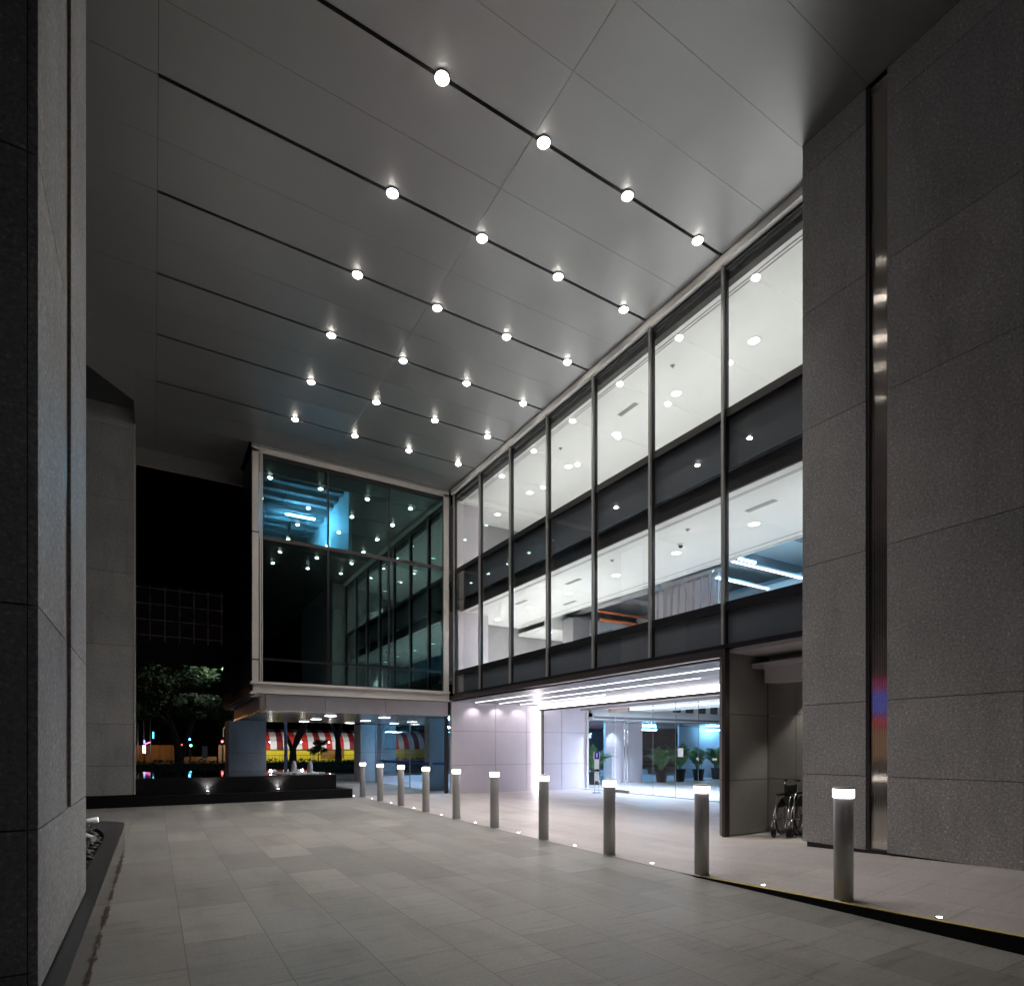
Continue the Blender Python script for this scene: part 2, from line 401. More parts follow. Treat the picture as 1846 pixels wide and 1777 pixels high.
# granite piers: cladding slabs with open joints over a dark core
def pier(name, x0, x1, y0, y1, zb, zs, ztop, label, cuts_y=(), cuts_x=(), skip=None):
    g = 0.004
    b = MB()
    zz = [zb] + [z for z in zs if z > zb] + [ztop]
    for za, zc in zip(zz, zz[1:]):
        b.box(x0, x1, y0, y1, za + g, zc - g) if not skip else skip(b, za + g, zc - g)
    o = part(b, 'granite_pier', M['granite'], label=label)
    part(MB().box(x0+0.012, x1-0.012, y0+0.012, y1-0.012, zb, ztop), 'pier_core', M['gap'], o) if not skip else None
    return o
JZ = [1.12, 2.12, 3.97, 5.85, 7.4, 9.58]
# near left pier
def skL(b, za, zc):
    b.box(-1.9, -0.50, 3.50, 5.79, za, zc)
    if za < 0.6:   # below the strip the stone is whole
        b.box(-0.496, -0.46, 3.504, 5.79, za, zc)
    else:
        b.box(-0.496, -0.46, 3.504, 4.51, za, zc); b.box(-0.496, -0.46, 4.79, 5.79, za, zc)
pL = pier('L', -1.9, -0.46, 3.5, 5.79, 0.36, [0.46, 1.12, 2.16, 4.25, 6.2, 8.1], H, 'granite pier with a narrow steel strip standing in the pebble planter', skip=skL)
part(MB().box(-1.88, -0.51, 3.53, 5.77, 0.0, H-0.005), 'pier_core', M['gap'], pL)
part(MB().box(-0.497, -0.478, 4.512, 4.788, 0.47, H-0.01), 'steel_strip', pbr('bronzed_steel', (0.34, 0.28, 0.24), 0.32, 0.75, var=0.06), pL)
# far left pier by the pond
pF = pier('F', -3.0, -0.41, 17.90, 19.15, 0.31, [1.05, 2.10, 4.08, 5.91, 7.75, 9.58], 10.27, 'granite pier rising from the black pond plinth at the dark end')
part(MB().box(-0.425, -0.395, 17.885, 17.915, 0.31, 10.27), 'corner_trim', M['champ'], pF)
part(MB().box(-3, -0.45, 17.96, 19.1, 0.2, 0.31), 'plinth', M['gap'], pF)
# right pier with recessed steel channel
def skR(b, za, zc):
    b.box(7.66, 10.2, -2.2, 4.90, za, zc)
    b.box(7.60, 7.656, 4.06, 4.90, za, zc); b.box(7.60, 7.656, 2.49, 3.805, za, zc); b.box(7.60, 7.656, -2.2, 2.482, za, zc)
pR = pier('R', 7.6, 10.2, -2.2, 4.9, 0.23, [1.15, 2.08, 3.96, 5.82, 7.40, 9.3], H, 'wide granite pier with a recessed steel channel beside the wheelchairs', skip=skR)
part(MB().box(7.68, 10.18, -2.18, 4.88, 0.0, H-0.005), 'pier_core', M['gap'], pR)
part(MB().box(7.64, 10.1, -2.1, 4.86, 0.05, 0.23), 'plinth', M['bronze'], pR)
# channel: dark return on its far side and a slightly bowed steel plate
b = MB()
NF, SEG = 11, 6
def flute(y):
    q = ((y - 3.81)/0.21*NF) % 1.0
    return 7.646 - 0.0019*math.sin(math.pi*q)
for i in range(NF*SEG):
    y0 = 3.81 + 0.21*i/(NF*SEG); y1 = 3.81 + 0.21*(i+1)/(NF*SEG)
    xa = 7.646 - 0.0019*math.sin(math.pi*(i % SEG)/SEG); xb = 7.646 - 0.0019*math.sin(math.pi*((i % SEG)+1)/SEG)
    q = b.b.faces.new([b.b.verts.new(p) for p in ((xa, y0, 0.26), (xb, y1, 0.26), (xb, y1, H-0.12), (xa, y0, H-0.12))]); q.smooth = True
bmesh.ops.remove_doubles(b.b, verts=b.b.verts, dist=1e-5)
part(b, 'steel_strip', M['steel'], pR)
part(MB().box(7.61, 7.655, 4.02, 4.056, 0.25, H-0.02), 'channel_return', M['bronze'], pR)

# ------------------------------------------------------------------ curtain wall
MUL = [4.96, 6.73, 8.45, 10.19, 11.96, 13.72, 15.46, 17.22]
b = MB()
b.box(8.24, 8.36, 4.92, 17.25, 9.55, 9.60); b.box(8.25, 8.35, 4.92, 17.25, 7.06, 7.20)
b.box(8.25, 8.35, 4.92, 17.25, 3.80, 3.96); b.box(8.22, 8.36, 4.92, 17.25, 3.18, 3.24)
fr = part(b, 'curtain_wall', M['blackmetal'], label='glass curtain wall of two lit floors between the piers')
part(MB().box(8.14, 8.30, 4.92, 17.28, 9.60, 9.74), 'head_trim', M['headtrim'], fr)
part(MB().box(8.37, 8.505, 4.92, 17.25, 9.44, 9.62), 'blind_box', M['bulk'], fr)
for k, y in enumerate(MUL):
    b = MB().box(8.195, 8.24, y-0.026, y+0.026, 3.24, 9.60); b.mi = 1
    b.box(8.24, 8.32, y-0.034, y+0.038, 3.24, 9.55)
    part(b, 'mullion', [M['mull'], M['blackmetal']], fr)
for ya, yb in zip(MUL, MUL[1:]):
    for z0, z1 in ((7.20, 9.55), (3.96, 7.06)):
        part(MB().box(8.27, 8.285, ya+0.05, yb-0.045, z0, z1), 'glass_pane', M['glass'], fr)
    part(MB().box(8.265, 8.28, ya+0.05, yb-0.045, 3.24, 3.80), 'spandrel_pane', M['glass'], fr)
part(MB().box(8.31, 8.34, 4.93, 17.24, 3.24, 3.80), 'spandrel_backing', M['navy'], fr)
part(MB().box(8.365, 8.40, 4.93, 17.24, 6.24, 7.195), 'spandrel_backing', M['navy'], fr)
part(MB().box(8.48, 8.52, 4.93, 17.24, 5.90, 6.24), 'blind_box', M['bulk'], fr)

# rooms behind it
b = MB().box(8.53, 11.45, 4.0, 18.6, 5.90, 6.02).box(11.45, 11.50, 4.0, 18.6, 5.86, 6.5)
b.box(11.5, 17.0, 16.9, 18.6, 5.6, 5.7); b.box(11.5, 17.0, 16.82, 16.9, 5.6, 6.1)
ic = part(b, 'office_ceiling', M['white'], label='white lower office ceiling')
part(MB().box(8.70, 8.72, 4.2, 17.1, 5.892, 5.899).box(8.76, 8.77, 4.2, 17.1, 5.892, 5.899).box(11.25, 11.27, 4.2, 17.9, 5.892, 5.899), 'curtain_track', M['midgrey'], ic)
b = MB().box(8.515, 17.5, 3.8, 18.7, 9.50, 9.6)
ic2 = part(b, 'office_ceiling', M['white'], label='white upper office ceiling')
part(MB().box(8.66, 8.675, 4.2, 17.1, 9.49, 9.499).box(8.73, 8.745, 4.2, 17.1, 9.49, 9.499), 'curtain_track', M['midgrey'], ic2)
part(MB().box(8.41, 17.5, 3.8, 18.7, 7.0, 7.05), 'office_floor', M['floorlite'])
part(MB().box(8.36, 17.5, 3.8, 18.7, 3.70, 3.79), 'office_floor', M['floorlite'])
b = MB().box(17.5, 17.6, 3.8, 18.7, 3.79, 9.6).box(8.45, 17.5, 18.7, 18.8, 3.79, 9.6).box(8.45, 17.5, 3.7, 3.8, 3.79, 9.6)
part(b, 'office_wall', M['midgrey'])
b = MB().box(8.40, 9.50, 17.26, 18.6, 3.79, 5.89).box(8.40, 9.40, 17.5, 18.6, 7.05, 9.49)
cw = part(b, 'core_wall', M['lav'])
part(MB().box(11.5, 17.5, 3.8, 16.8, 6.92, 6.98), 'service_slab', M['midgrey'])
b = MB()
for y in (6.2, 8.4, 10.6, 12.8, 15.0): b.box(11.5, 17.5, y, y+0.35, 6.5, 6.92)
part(b, 'ceiling_beam', M['midgrey'])
for (pts, r) in (([(12.83,15.5,5.80),(15.2,15.5,5.80)], 0.055), ([(12.7,15.6,6.1),(15.2,15.6,6.1)], 0.04), ([(13.2,16.4,3.8),(13.2,16.4,5.3)], 0.08), ([(13.2,16.4,5.2),(14.4,16.4,5.25)], 0.07)):
    part(MB().tube(pts, r), 'service_pipe', M['orange'])
for (pts, r) in (([(12.6,17.0,6.2),(12.6,12.6,6.2)], 0.12), ([(13.4,17.0,5.5),(13.4,15.6,5.5)], 0.05), ([(15.6,16.6,6.3),(15.6,9,6.3)], 0.15)):
    part(MB().tube(pts, r), 'duct', M['midgrey'])
part(MB().box(12.2, 12.9, 16.2, 16.8, 3.79, 5.95), 'service_box', M['midgrey'])
# fin screen
b = MB()
y = 10.9
for k in range(9):
    b.box(13.48, 13.52, 11.2 + k*0.29, 11.2 + k*0.29 + 0.06, 3.79, 6.5)
b.box(13.44, 13.56, 11.1, 13.75, 6.42, 6.52)
sc = part(b, 'fin_screen', M['midgrey'])
part(MB().box(13.6, 13.64, 11.1, 13.75, 3.79, 6.4), 'screen_back', M['lav'], sc)
# bright glazed meeting room at the near end
b = MB().box(12.4, 17.4, 4.2, 10.9, 6.86, 6.9)
part(b, 'room_ceiling', M['white'])
part(MB().box(12.9, 12.93, 4.2, 10.9, 3.79, 6.4), 'room_glass', M['clear'])
part(MB().box(15.2, 15.3, 6.8, 10.9, 3.79, 6.2), 'room_wall', M['white'])
for (x0, x1, y, lab) in ((12.2, 15.1, 9.72, 'long white light line in the upper office room, nearer the camera'), (13.0, 15.8, 10.88, 'long white light line in the upper office room, farther from the camera')):
    o = thing('linear_light', lab, 'ceiling light', ((x0+x1)/2, y, 6.1), group='office light lines')
    L = x1 - x0
    MB().box(-L/2, L/2, -0.06, 0.06, 0.0, 0.05).build('housing', M['white'], o)
    MB().box(-L/2+0.02, L/2-0.02, -0.05, 0.05, -0.012, -0.001).build('diffuser', M['e_led'], o)
# ------------------------------------------------------------------ projecting glass bay
b = MB()
b.box(2.28, 2.44, BY, BY+0.14, 3.30, 9.60)                      # left jamb
b.box(7.92, 8.10, BY, BY+0.14, 3.24, 9.60)
b.box(2.28, 8.10, BY, BY+0.14, 9.52, 9.66)
bay = part(b, 'glass_bay', M['champ'], label='projecting green tinted glass bay beyond the portico')
part(MB().box(2.26, 8.10, BY-0.04, BY+0.2, 9.66, 9.715), 'head_trim', M['mull'], bay)
part(MB().box(2.47, 2.50, BY+0.01, BY+0.12, 3.30, 9.52).box(2.52, 2.545, BY+0.01, BY+0.12, 3.30, 9.52), 'jamb_fin', M['champ'], bay)
b = MB().box(2.545, 7.92, BY+0.005, BY+0.1, 7.18, 7.27)
part(b, 'transom', M['bronze'], bay)
part(MB().box(2.545, 7.92, BY+0.03, BY+0.1, 3.90, 3.96), 'transom', M['blackmetal'], bay)
for x in (4.30, 6.12):
    part(MB().box(x-0.022, x+0.022, BY+0.02, BY+0.1, 3.30, 9.52), 'mullion', M['blackmetal'], bay)
part(MB().box(2.545, 7.92, BY+0.03, BY+0.1, 9.40, 9.52), 'head_rail', M['blackmetal'], bay)
part(MB().box(2.545, 7.92, BY+0.03, BY+0.1, 3.26, 3.33), 'sill_rail', M['blackmetal'], bay)
for xa, xb in ((2.545, 4.278), (4.322, 6.098), (6.142, 7.92)):
    for z0, z1 in ((3.33, 3.90), (3.96, 7.18), (7.27, 9.40)):
        part(MB().box(xa, xb, BY+0.05, BY+0.065, z0, z1), 'glass_pane', M['baygl'], bay)
# horizontal joints on the left jamb
for z_ in (7.33, 3.88): part(MB().box(2.275, 2.445, BY-0.004, BY+0.1, z_, z_+0.03), 'jamb_joint', M['gap'], bay)
# sill ledges and recessed fascia below
b = MB().box(2.24, 8.12, BY-0.05, BY+0.2, 3.24, 3.30); b.box(2.30, 8.12, BY+0.02, BY+0.2, 3.03, 3.24); b.box(2.24, 8.12, BY-0.05, BY+0.3, 2.99, 3.03)
sill = part(b, 'sill_ledge', M['champ'], bay)
b = MB()
for x0, x1 in ((2.66, 4.28), (4.29, 6.10), (6.11, 8.2)): b.box(x0, x1, 17.62, 17.72, 2.54, 3.0)
part(b, 'fascia', M['beamgrey'], bay)
part(MB().box(2.40, 8.25, 17.36, 26.0, 2.99, 3.02), 'underside', M['darkpanel'], bay)
part(MB().box(2.66, 24.0, 17.72, 25.2, 2.54, 2.60), 'soffit', pbr('soffit_panel', (0.30, 0.30, 0.31), 0.25, 0.3, var=0.05), bay)
part(MB().box(2.66, 2.72, 17.6, 25.2, 2.60, 3.0), 'fascia', M['beamgrey'], bay)
# dark left flank with a few cool lit louvres
b = MB().box(2.28, 2.36, BY+0.2, 25.2, 3.0, 9.6)
part(b, 'side_wall', M['blackmetal'], bay)
# inside of the bay: dark except the corner room on the top floor
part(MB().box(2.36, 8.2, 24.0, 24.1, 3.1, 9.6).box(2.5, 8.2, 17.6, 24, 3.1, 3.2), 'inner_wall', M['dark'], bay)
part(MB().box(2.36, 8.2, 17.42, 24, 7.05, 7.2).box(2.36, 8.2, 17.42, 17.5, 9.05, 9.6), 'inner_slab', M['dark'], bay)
part(MB().box(2.36, 8.2, 17.5, 24.0, 9.40, 9.5), 'room_ceiling', M['midgrey'], bay)
b = MB()
for k in range(9): b.box(2.4, 5.0, 18.0 + k*0.62, 18.22 + k*0.62, 9.16, 9.40)
part(b, 'ceiling_beam', M['midgrey'], bay)
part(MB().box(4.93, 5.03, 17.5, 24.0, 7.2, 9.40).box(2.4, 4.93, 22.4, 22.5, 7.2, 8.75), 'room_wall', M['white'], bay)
part(MB().box(3.95, 4.45, 21.0, 21.5, 8.9, 9.15), 'air_unit', M['blackmetal'], bay)
for x_, y_, z_ in ((3.2, 18.4, 8.6), (2.7, 19.4, 8.4)): part(MB().tube([(x_+0.2, y_, 9.16), (x_, y_, z_), (x_+0.3, y_, z_), (x_+0.2, y_, 9.16)], 0.012, 5), 'hanger_rod', M['orange'], bay)

# ------------------------------------------------------------------ ground floor below the bay
def stonepier(x0, x1, y0, y1, label):
    b = MB().box(x0, x1, y0, y1, 0.0, 1.30); b.box(x0, x1, y0, y1, 1.308, 2.54)
    o = part(b, 'support_pier', M['lav2'], label=label)
    part(MB().box(x0+0.01, x1-0.01, y0+0.01, y1-0.01, 0, 2.54), 'pier_core', M['gap'], o)
M['lav2'] = granite('pale_granite', (0.27, 0.27, 0.29), (0.36, 0.36, 0.385), (0.5, 0.5, 0.52))
stonepier(2.45, 3.78, 24.9, 26.2, 'squat pale stone pier behind the pond')
stonepier(7.83, 8.48, 25.9, 26.9, 'narrow pale stone pier beside the glass pavilion')
stonepier(8.75, 9.45, 25.9, 26.9, 'pale stone pier seen through the pavilion glass')
# glass pavilion (ground floor lobby wing)
pv = part(MB().box(8.28, 8.32, 19.30, 19.34, 0, 2.54), 'pavilion_frame', M['mull'], label='clear glass pavilion under the projecting bay')
for y0, y1 in ((21.2, 21.23), (25.2, 25.24)): part(MB().box(8.285, 8.315, y0, y1, 0, 2.54), 'edge_post', M['mull'], pv)
for ya, yb in ((19.35, 21.19), (21.24, 25.19)):
    part(MB().box(8.293, 8.307, ya, yb, 0.01, 2.53), 'glass_pane', M['clear'], pv)
for xa, xb in ((8.34, 9.9), (9.92, 12.0), (12.02, 14.1), (14.12, 16.1), (18.2, 20.0), (20.02, 21.96)):
    part(MB().box(xa, xb, 19.31, 19.324, 0.01, 2.53), 'glass_pane', M['clear'], pv)
for xa, xb in ((8.6, 12.5), (12.55, 16.5), (16.55, 20.5), (20.55, 23.9)):
    part(MB().box(xa, xb, 24.9, 24.914, 0.3, 2.53), 'glass_pane', M['clear'], pv)
part(MB().box(8.5, 24.0, 24.86, 24.95, 0.0, 0.3), 'sill_wall', M['lav'], pv)
part(MB().box(8.312, 8.316, 19.4, 25.1, 0.90, 0.99).box(8.4, 16, 19.326, 19.33, 0.90, 0.99), 'blue_band', pbr('blue_film', (0.02, 0.03, 0.25), 0.4), pv)
part(MB().box(8.34, 8.9, 19.36, 19.9, 0.0, 2.54), 'dark_column', M['darkpanel'], pv)
part(MB().box(8.3, 24.0, 19.36, 24.9, 0.006, 0.012), 'pavilion_floor', M['lav'], pv)

# ------------------------------------------------------------------ entrance portal
b = MB()
b.box(8.19, 8.31, 6.67, 6.73, 0.0, 3.17)                # right outer edge
b.box(8.19, 8.31, 6.73, 17.86, 3.05, 3.17)              # top
b.box(8.19, 8.31, 17.82, 17.88, 0.0, 3.05)
por = part(b, 'entrance_portal', M['bronze'], label='bronze framed entrance portal with white light lines')
b = MB()
for z0, z1 in ((0.02, 0.945), (0.955, 2.065), (2.075, 3.16)): b.box(8.31, 9.36, 6.70, 6.88, z0, z1)
part(b, 'return_wall', M['darkpanel'], por)
part(MB().box(8.315, 11.6, 6.74, 6.87, 0.0, 3.2), 'return_core', M['gap'], por)
part(MB().box(9.36, 11.7, 6.88, 6.92, 0, 3.0), 'side_wall', M['lav'], por)
b = MB()
for xa, xb in ((8.34, 9.97), (9.98, 11.2), (11.21, 11.72)):
    for z0, z1 in ((0.0, 0.93), (0.938, 2.05), (2.058, 3.0)): b.box(xa, xb, 17.60, 17.70, z0, z1)
part(b, 'side_wall', M['lav'], por)
part(MB().box(8.345, 11.715, 17.63, 17.69, 0.0, 2.995), 'wall_core', M['gap'], por)
part(MB().box(8.31, 8.338, 17.58, 17.72, 0, 3.02), 'corner_trim', M['champ'], por)
b = MB()
xx = 8.33
for k in range(18):
    x0 = 8.33 + k*0.165; b.box(x0, x0+0.157, 6.9, 17.6, 3.0, 3.02)
pc = part(b, 'portal_ceiling', M['slat'], por)
part(MB().box(8.33, 11.7, 6.9, 17.6, 3.03, 3.04), 'ceiling_back', M['gap'], por)
for x, y0, y1 in ((9.10, 6.95, 17.45), (10.02, 8.8, 17.45), (10.85, 12.9, 17.45)):
    part(MB().box(x-0.008, x+0.008, y0, y1, 2.99, 3.001), 'light_strip', M['e_led'], por)
part(MB().box(11.50, 11.64, 6.95, 17.1, 2.985, 2.999), 'light_trough', M['e_trough'], por)
part(MB().box(11.60, 11.72, 17.50, 17.598, 0.02, 2.98), 'light_strip', emit('corner_glow', (1.0, 0.93, 0.97), 16), por)
b = MB().box(11.66, 11.76, 6.9, 17.50, 2.80, 2.87).box(11.73, 11.79, 17.36, 17.50, 0, 2.80)
part(b, 'header', M['headerpaint'], por)
part(MB().box(11.67, 11.75, 6.9, 17.50, 2.87, 3.0), 'light_trough', M['e_trough'], por)
# vestibule and lobby
b = MB()
for xa, xb in ((11.80, 12.62), (12.64, 13.72)):
    for z0, z1 in ((0.0, 0.93), (0.938, 2.05), (2.058, 2.94)): b.box(xa, xb, 17.44, 17.54, z0, z1)
lw = part(b, 'lobby_wall', M['lav'])
part(MB().box(11.81, 13.71, 17.47, 17.53, 0, 2.935), 'wall_core', M['gap'], lw)
part(MB().box(13.72, 13.80, 17.36, 17.54, 0, 2.94), 'corner_trim', M['champ'], lw)
part(MB().box(11.76, 17.2, 6.6, 19.3, 2.95, 3.0).box(17.2, 24, 6.6, 16.9, 4.2, 4.25), 'lobby_ceiling', M['white'])
part(MB().box(14.0, 24.5, 17.3, 17.4, 2.68, 2.80).box(14.0, 24.5, 17.4, 19.3, 2.57, 2.66).box(14.0, 24.5, 17.42, 17.5, 2.8, 4.3), 'bulkhead', M['white'])
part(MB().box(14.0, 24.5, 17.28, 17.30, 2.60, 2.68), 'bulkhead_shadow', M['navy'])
part(MB().box(13.4, 25, 4.5, 19.3, 0.006, 0.014), 'lobby_floor', pbr('polished_lobby_stone', (0.80, 0.78, 0.73), 0.18, var=0.1, scale=1.5))
b = MB().box(16.16, 18.22, 19.2, 19.34, 0, 2.57)
part(b, 'lobby_wall', M['lav'])
part(MB().box(21.96, 25, 20.6, 20.7, 0, 2.57).box(24.9, 25, 4.5, 20.6, 0, 4.2).box(11.8, 25, 4.4, 4.5, 0, 4.2).box(9.4, 11.72, 4.95, 5.0, 0, 3.1), 'lobby_wall', M['lav'])
b = MB()
for k in range(6): b.box(18.2 + k*0.75, 18.2 + k*0.75 + 0.45, 17.40, 17.415, 2.95, 3.6)
part(b, 'mezzanine_window', M['dark'])
# reception block
part(MB().box(15.98, 16.4, 18.6, 19.1, 0, 1.24), 'reception_desk', M['lav'])
# entrance glass
eg = part(MB().box(13.37, 13.43, 6.95, 17.3, 2.86, 2.95).box(13.39, 13.41, 6.95, 17.3, 0.0, 0.02), 'entrance_glazing', M['mull'])
PY = [17.3, 15.75, 14.74, 13.65, 12.71, 11.84, 10.6, 9.3, 8.0, 6.95]
for k, (ya, yb) in enumerate(zip(PY, PY[1:])):
    if k == 1: continue
    if k == 0: continue
    part(MB().box(13.394, 13.406, yb+0.006, ya-0.006, 0.02, 2.86), 'glass_pane', M['clear'], eg)
    part(MB().box(13.392, 13.408, yb-0.004, yb+0.004, 0.02, 2.86), 'edge_joint', M['mull'], eg)
gd = part(MB().box(13.394, 13.406, 14.75, 15.74, 0.10, 2.70), 'glass_door', M['clear'])
M['rail'] = pbr('bronze_rail', (0.25, 0.21, 0.19), 0.3, 0.6)
for z0, z1 in ((0.02, 0.10), (2.70, 2.84)): part(MB().box(13.37, 13.43, 14.75, 15.74, z0, z1), 'door_rail', M['rail'], gd)
part(MB().tube([(13.34, 14.90, 0.28), (13.34, 14.90, 2.5)], 0.016, 10).tube([(13.46, 14.90, 0.28), (13.46, 14.90, 2.5)], 0.016, 10).tube([(13.34, 14.9, 0.5), (13.46, 14.9, 0.5)], 0.01).tube([(13.34, 14.9, 2.3), (13.46, 14.9, 2.3)], 0.01), 'handle', M['chrome'], gd)
part(MB().lathe([(0.001, 0), (0.045, 0.002), (0.045, 0.03), (0.001, 0.032)], (0, 0, 0), 16), 'handle', M['chrome'], gd).matrix_local = Matrix.Translation((13.38, 11.84, 1.19)) @ Matrix.Rotation(R(-90), 4, 'Y')

# recess beside the portal
b = MB()
for z0, z1 in ((0.1, 0.955), (0.965, 2.065), (2.075, 2.9)):
    b.box(9.36, 9.44, 6.16, 6.69, z0, z1); b.box(9.36, 9.44, 4.95, 6.15, z0, z1)
rc = part(b, 'recess_wall', M['darkpanel'])
part(MB().box(9.40, 9.5, 4.95, 6.70, 0, 3.2), 'wall_core', M['champ'], rc)
part(MB().box(8.32, 9.36, 4.95, 6.68, 3.10, 3.16).box(9.0, 9.36, 4.95, 6.5, 2.62, 2.88).box(8.9, 9.36, 4.95, 6.68, 2.88, 2.96), 'recess_soffit', M['beamgrey'], rc)
b = MB()
for k in range(6):
    ya, yb = 4.96 + k*0.28, 4.96 + (k+1)*0.28
    b.quad((8.9, ya, pz(8.9, ya)+0.004), (9.35, ya, pz(9.35, ya)+0.004), (9.35, yb, pz(9.35, yb)+0.004), (8.9, yb, pz(8.9, yb)+0.004))
part(b, 'recess_floor', M['lav'], rc)
part(MB().box(9.345, 9.358, 5.92, 6.02, 1.42, 1.52), 'wall_sign', emit('sign_glow', (0.2, 0.3, 0.9), 0.6), rc)

# ------------------------------------------------------------------ portico downlights (6 slots x 4)
ORD = ['nearest the camera', 'second from the camera', 'third from the camera', 'fourth from the camera', 'fifth from the camera', 'farthest from the camera']
CORD = ['farthest from the glass facade', 'third from the glass facade', 'second from the glass facade', 'closest to the glass facade']
d0 = thing('ceiling_downlight', 'x', 'ceiling light', (0,0,0), group='downlights in the portico ceiling slots')
MB().lathe([(0.098, 0.06), (0.098, -0.012), (0.087, -0.016), (0.086, -0.008), (0.086, 0.05)], n=28, caps=False).build('trim', M['mull'], d0)
MB().lathe([(0.085, -0.012), (0.066, 0.004)], n=28, caps=False).build('reflector', M['white'], d0)
MB().lathe([(0.060, 0.0), (0.058, -0.028), (0.048, -0.040), (0.028, -0.047), (0.001, -0.049)], n=24, caps=False).build('lens', M['e_down'], d0)
lamp('lamp', 'SPOT', 210, (1.0, 0.955, 0.90), d0, (0, 0, -0.10), (0, 0, 0), 0.05, 94, 0.8)
for r in range(6):
    for c in range(4):
        lab = 'recessed downlight in the ceiling slot %s, %s' % (ORD[r], CORD[c])
        loc = (3.03 + 1.505*c, SLOT[r], H)
        if r == 0 and c == 0: d0.location = loc; d0['label'] = lab
        else: dup(d0, None, loc, None, lab)

# office downlights
NTH = ['nearest the camera', 'second from the camera', 'third from the camera', 'fourth from the camera', 'fifth from the camera', 'sixth from the camera', 'farthest from the camera']
o0 = thing('office_downlight', 'x', 'ceiling light', (0,0,0), group='downlights in the two office ceilings')
MB().lathe([(0.125, 0.0), (0.125, -0.012), (0.108, -0.014), (0.104, -0.004)], n=24).build('trim', M['white'], o0)
MB().lathe([(0.001, -0.006), (0.104, -0.006)], n=24).build('lens', M['e_int'], o0)
lamp('lamp', 'SPOT', 385, (1.0, 0.99, 0.965), o0, (0, 0, -0.05), (0, 0, 0), 0.1, 84, 0.4)
lo_ = [k_ for k_ in kids(o0) if k_.type == 'LIGHT'][0]; up_data = lo_.data.copy(); lo_.data.energy = 620; end_data = lo_.data.copy(); end_data.energy = 400
first = True
for z, fl in ((5.90, 'lower'), (9.50, 'upper')):
    for k in range(7):
        lab = 'round downlight in the %s office ceiling, %s' % (fl, NTH[k])
        loc = (10.1, 5.5 + 2.03*k, z)
        if first: o0.location = loc; o0['label'] = lab; first = False
        else:
            q = dup(o0, None, loc, None, lab)
            if k == 6: [setattr(c_, 'data', end_data) for c_ in kids(q) if c_.type == 'LIGHT']
            elif fl == 'upper': [setattr(c_, 'data', up_data) for c_ in kids(q) if c_.type == 'LIGHT']
for (x, y), lab in zip(((12.0, 17.3), (14.6, 17.5)), ('downlight in the dropped office soffit at the far end, nearer the glass', 'downlight in the dropped office soffit at the far end, deeper inside')):
    q = dup(o0, None, (x, y, 5.60), None, lab)
    [setattr(c_, 'data', end_data) for c_ in kids(q) if c_.type == 'LIGHT']

# small fittings on the office ceilings
v0 = None
for k, (x, y, z, rz, lab) in enumerate(((9.45, 6.9, 5.90, 0, 'grey slot diffuser in the lower office ceiling, nearest the camera'), (9.5, 12.6, 5.90, 0, 'grey slot diffuser in the lower office ceiling, middle one'), (9.5, 15.2, 5.90, 0, 'grey slot diffuser in the lower office ceiling, far one'), (10.8, 14.5, 5.90, 0, 'grey slot diffuser deeper in the lower office ceiling'), (9.6, 10.6, 9.50, 0, 'grey slot diffuser in the upper office ceiling'))):
    if v0 is None:
        v0 = t = thing('air_diffuser', lab, 'air vent', (x, y, z - 0.004), rz, group='slot diffusers of the office ceilings')
        MB().box(-0.06, 0.06, -0.3, 0.3, -0.008, 0.0).build('frame', M['midgrey'], t)
        MB().box(-0.04, 0.04, -0.28, 0.28, -0.011, -0.0085).build('slot', M['mull'], t)
    else: dup(v0, None, (x, y, z - 0.004), rz, lab)
p0 = None
for k, (x, y, z, lab) in enumerate(((9.2, 8.4, 5.90, 'small sprinkler disc in the lower office ceiling, nearest the camera'), (9.2, 10.7, 5.90, 'small sprinkler disc in the lower office ceiling, middle one'), (9.2, 13.4, 5.90, 'small sprinkler disc in the lower office ceiling, far one'), (9.3, 8.9, 9.50, 'small sprinkler disc in the upper office ceiling, nearer one'), (9.3, 12.9, 9.50, 'small sprinkler disc in the upper office ceiling, farther one'))):
    if p0 is None:
        p0 = t = thing('sprinkler', lab, 'sprinkler', (x, y, z - 0.003), group='sprinklers of the office ceilings')
        MB().lathe([(0.05, 0.0), (0.045, -0.012), (0.001, -0.015)], n=16).build('rose', M['midgrey'], t)
        MB().lathe([(0.012, -0.012), (0.012, -0.04), (0.02, -0.045), (0.001, -0.047)], n=12).build('head', M['chrome'], t)
    else: dup(p0, None, (x, y, z - 0.003), 0, lab)
t = thing('dome_camera', 'small dark dome camera on the white lower office ceiling', 'camera', (9.75, 9.1, 5.896))
MB().lathe([(0.07, 0.0), (0.07, -0.03), (0.05, -0.035)], n=18).build('base', M['white'], t)
MB().lathe([(0.05, -0.03), (0.045, -0.06), (0.025, -0.08), (0.001, -0.085)], n=18).build('dome', M['black'], t)

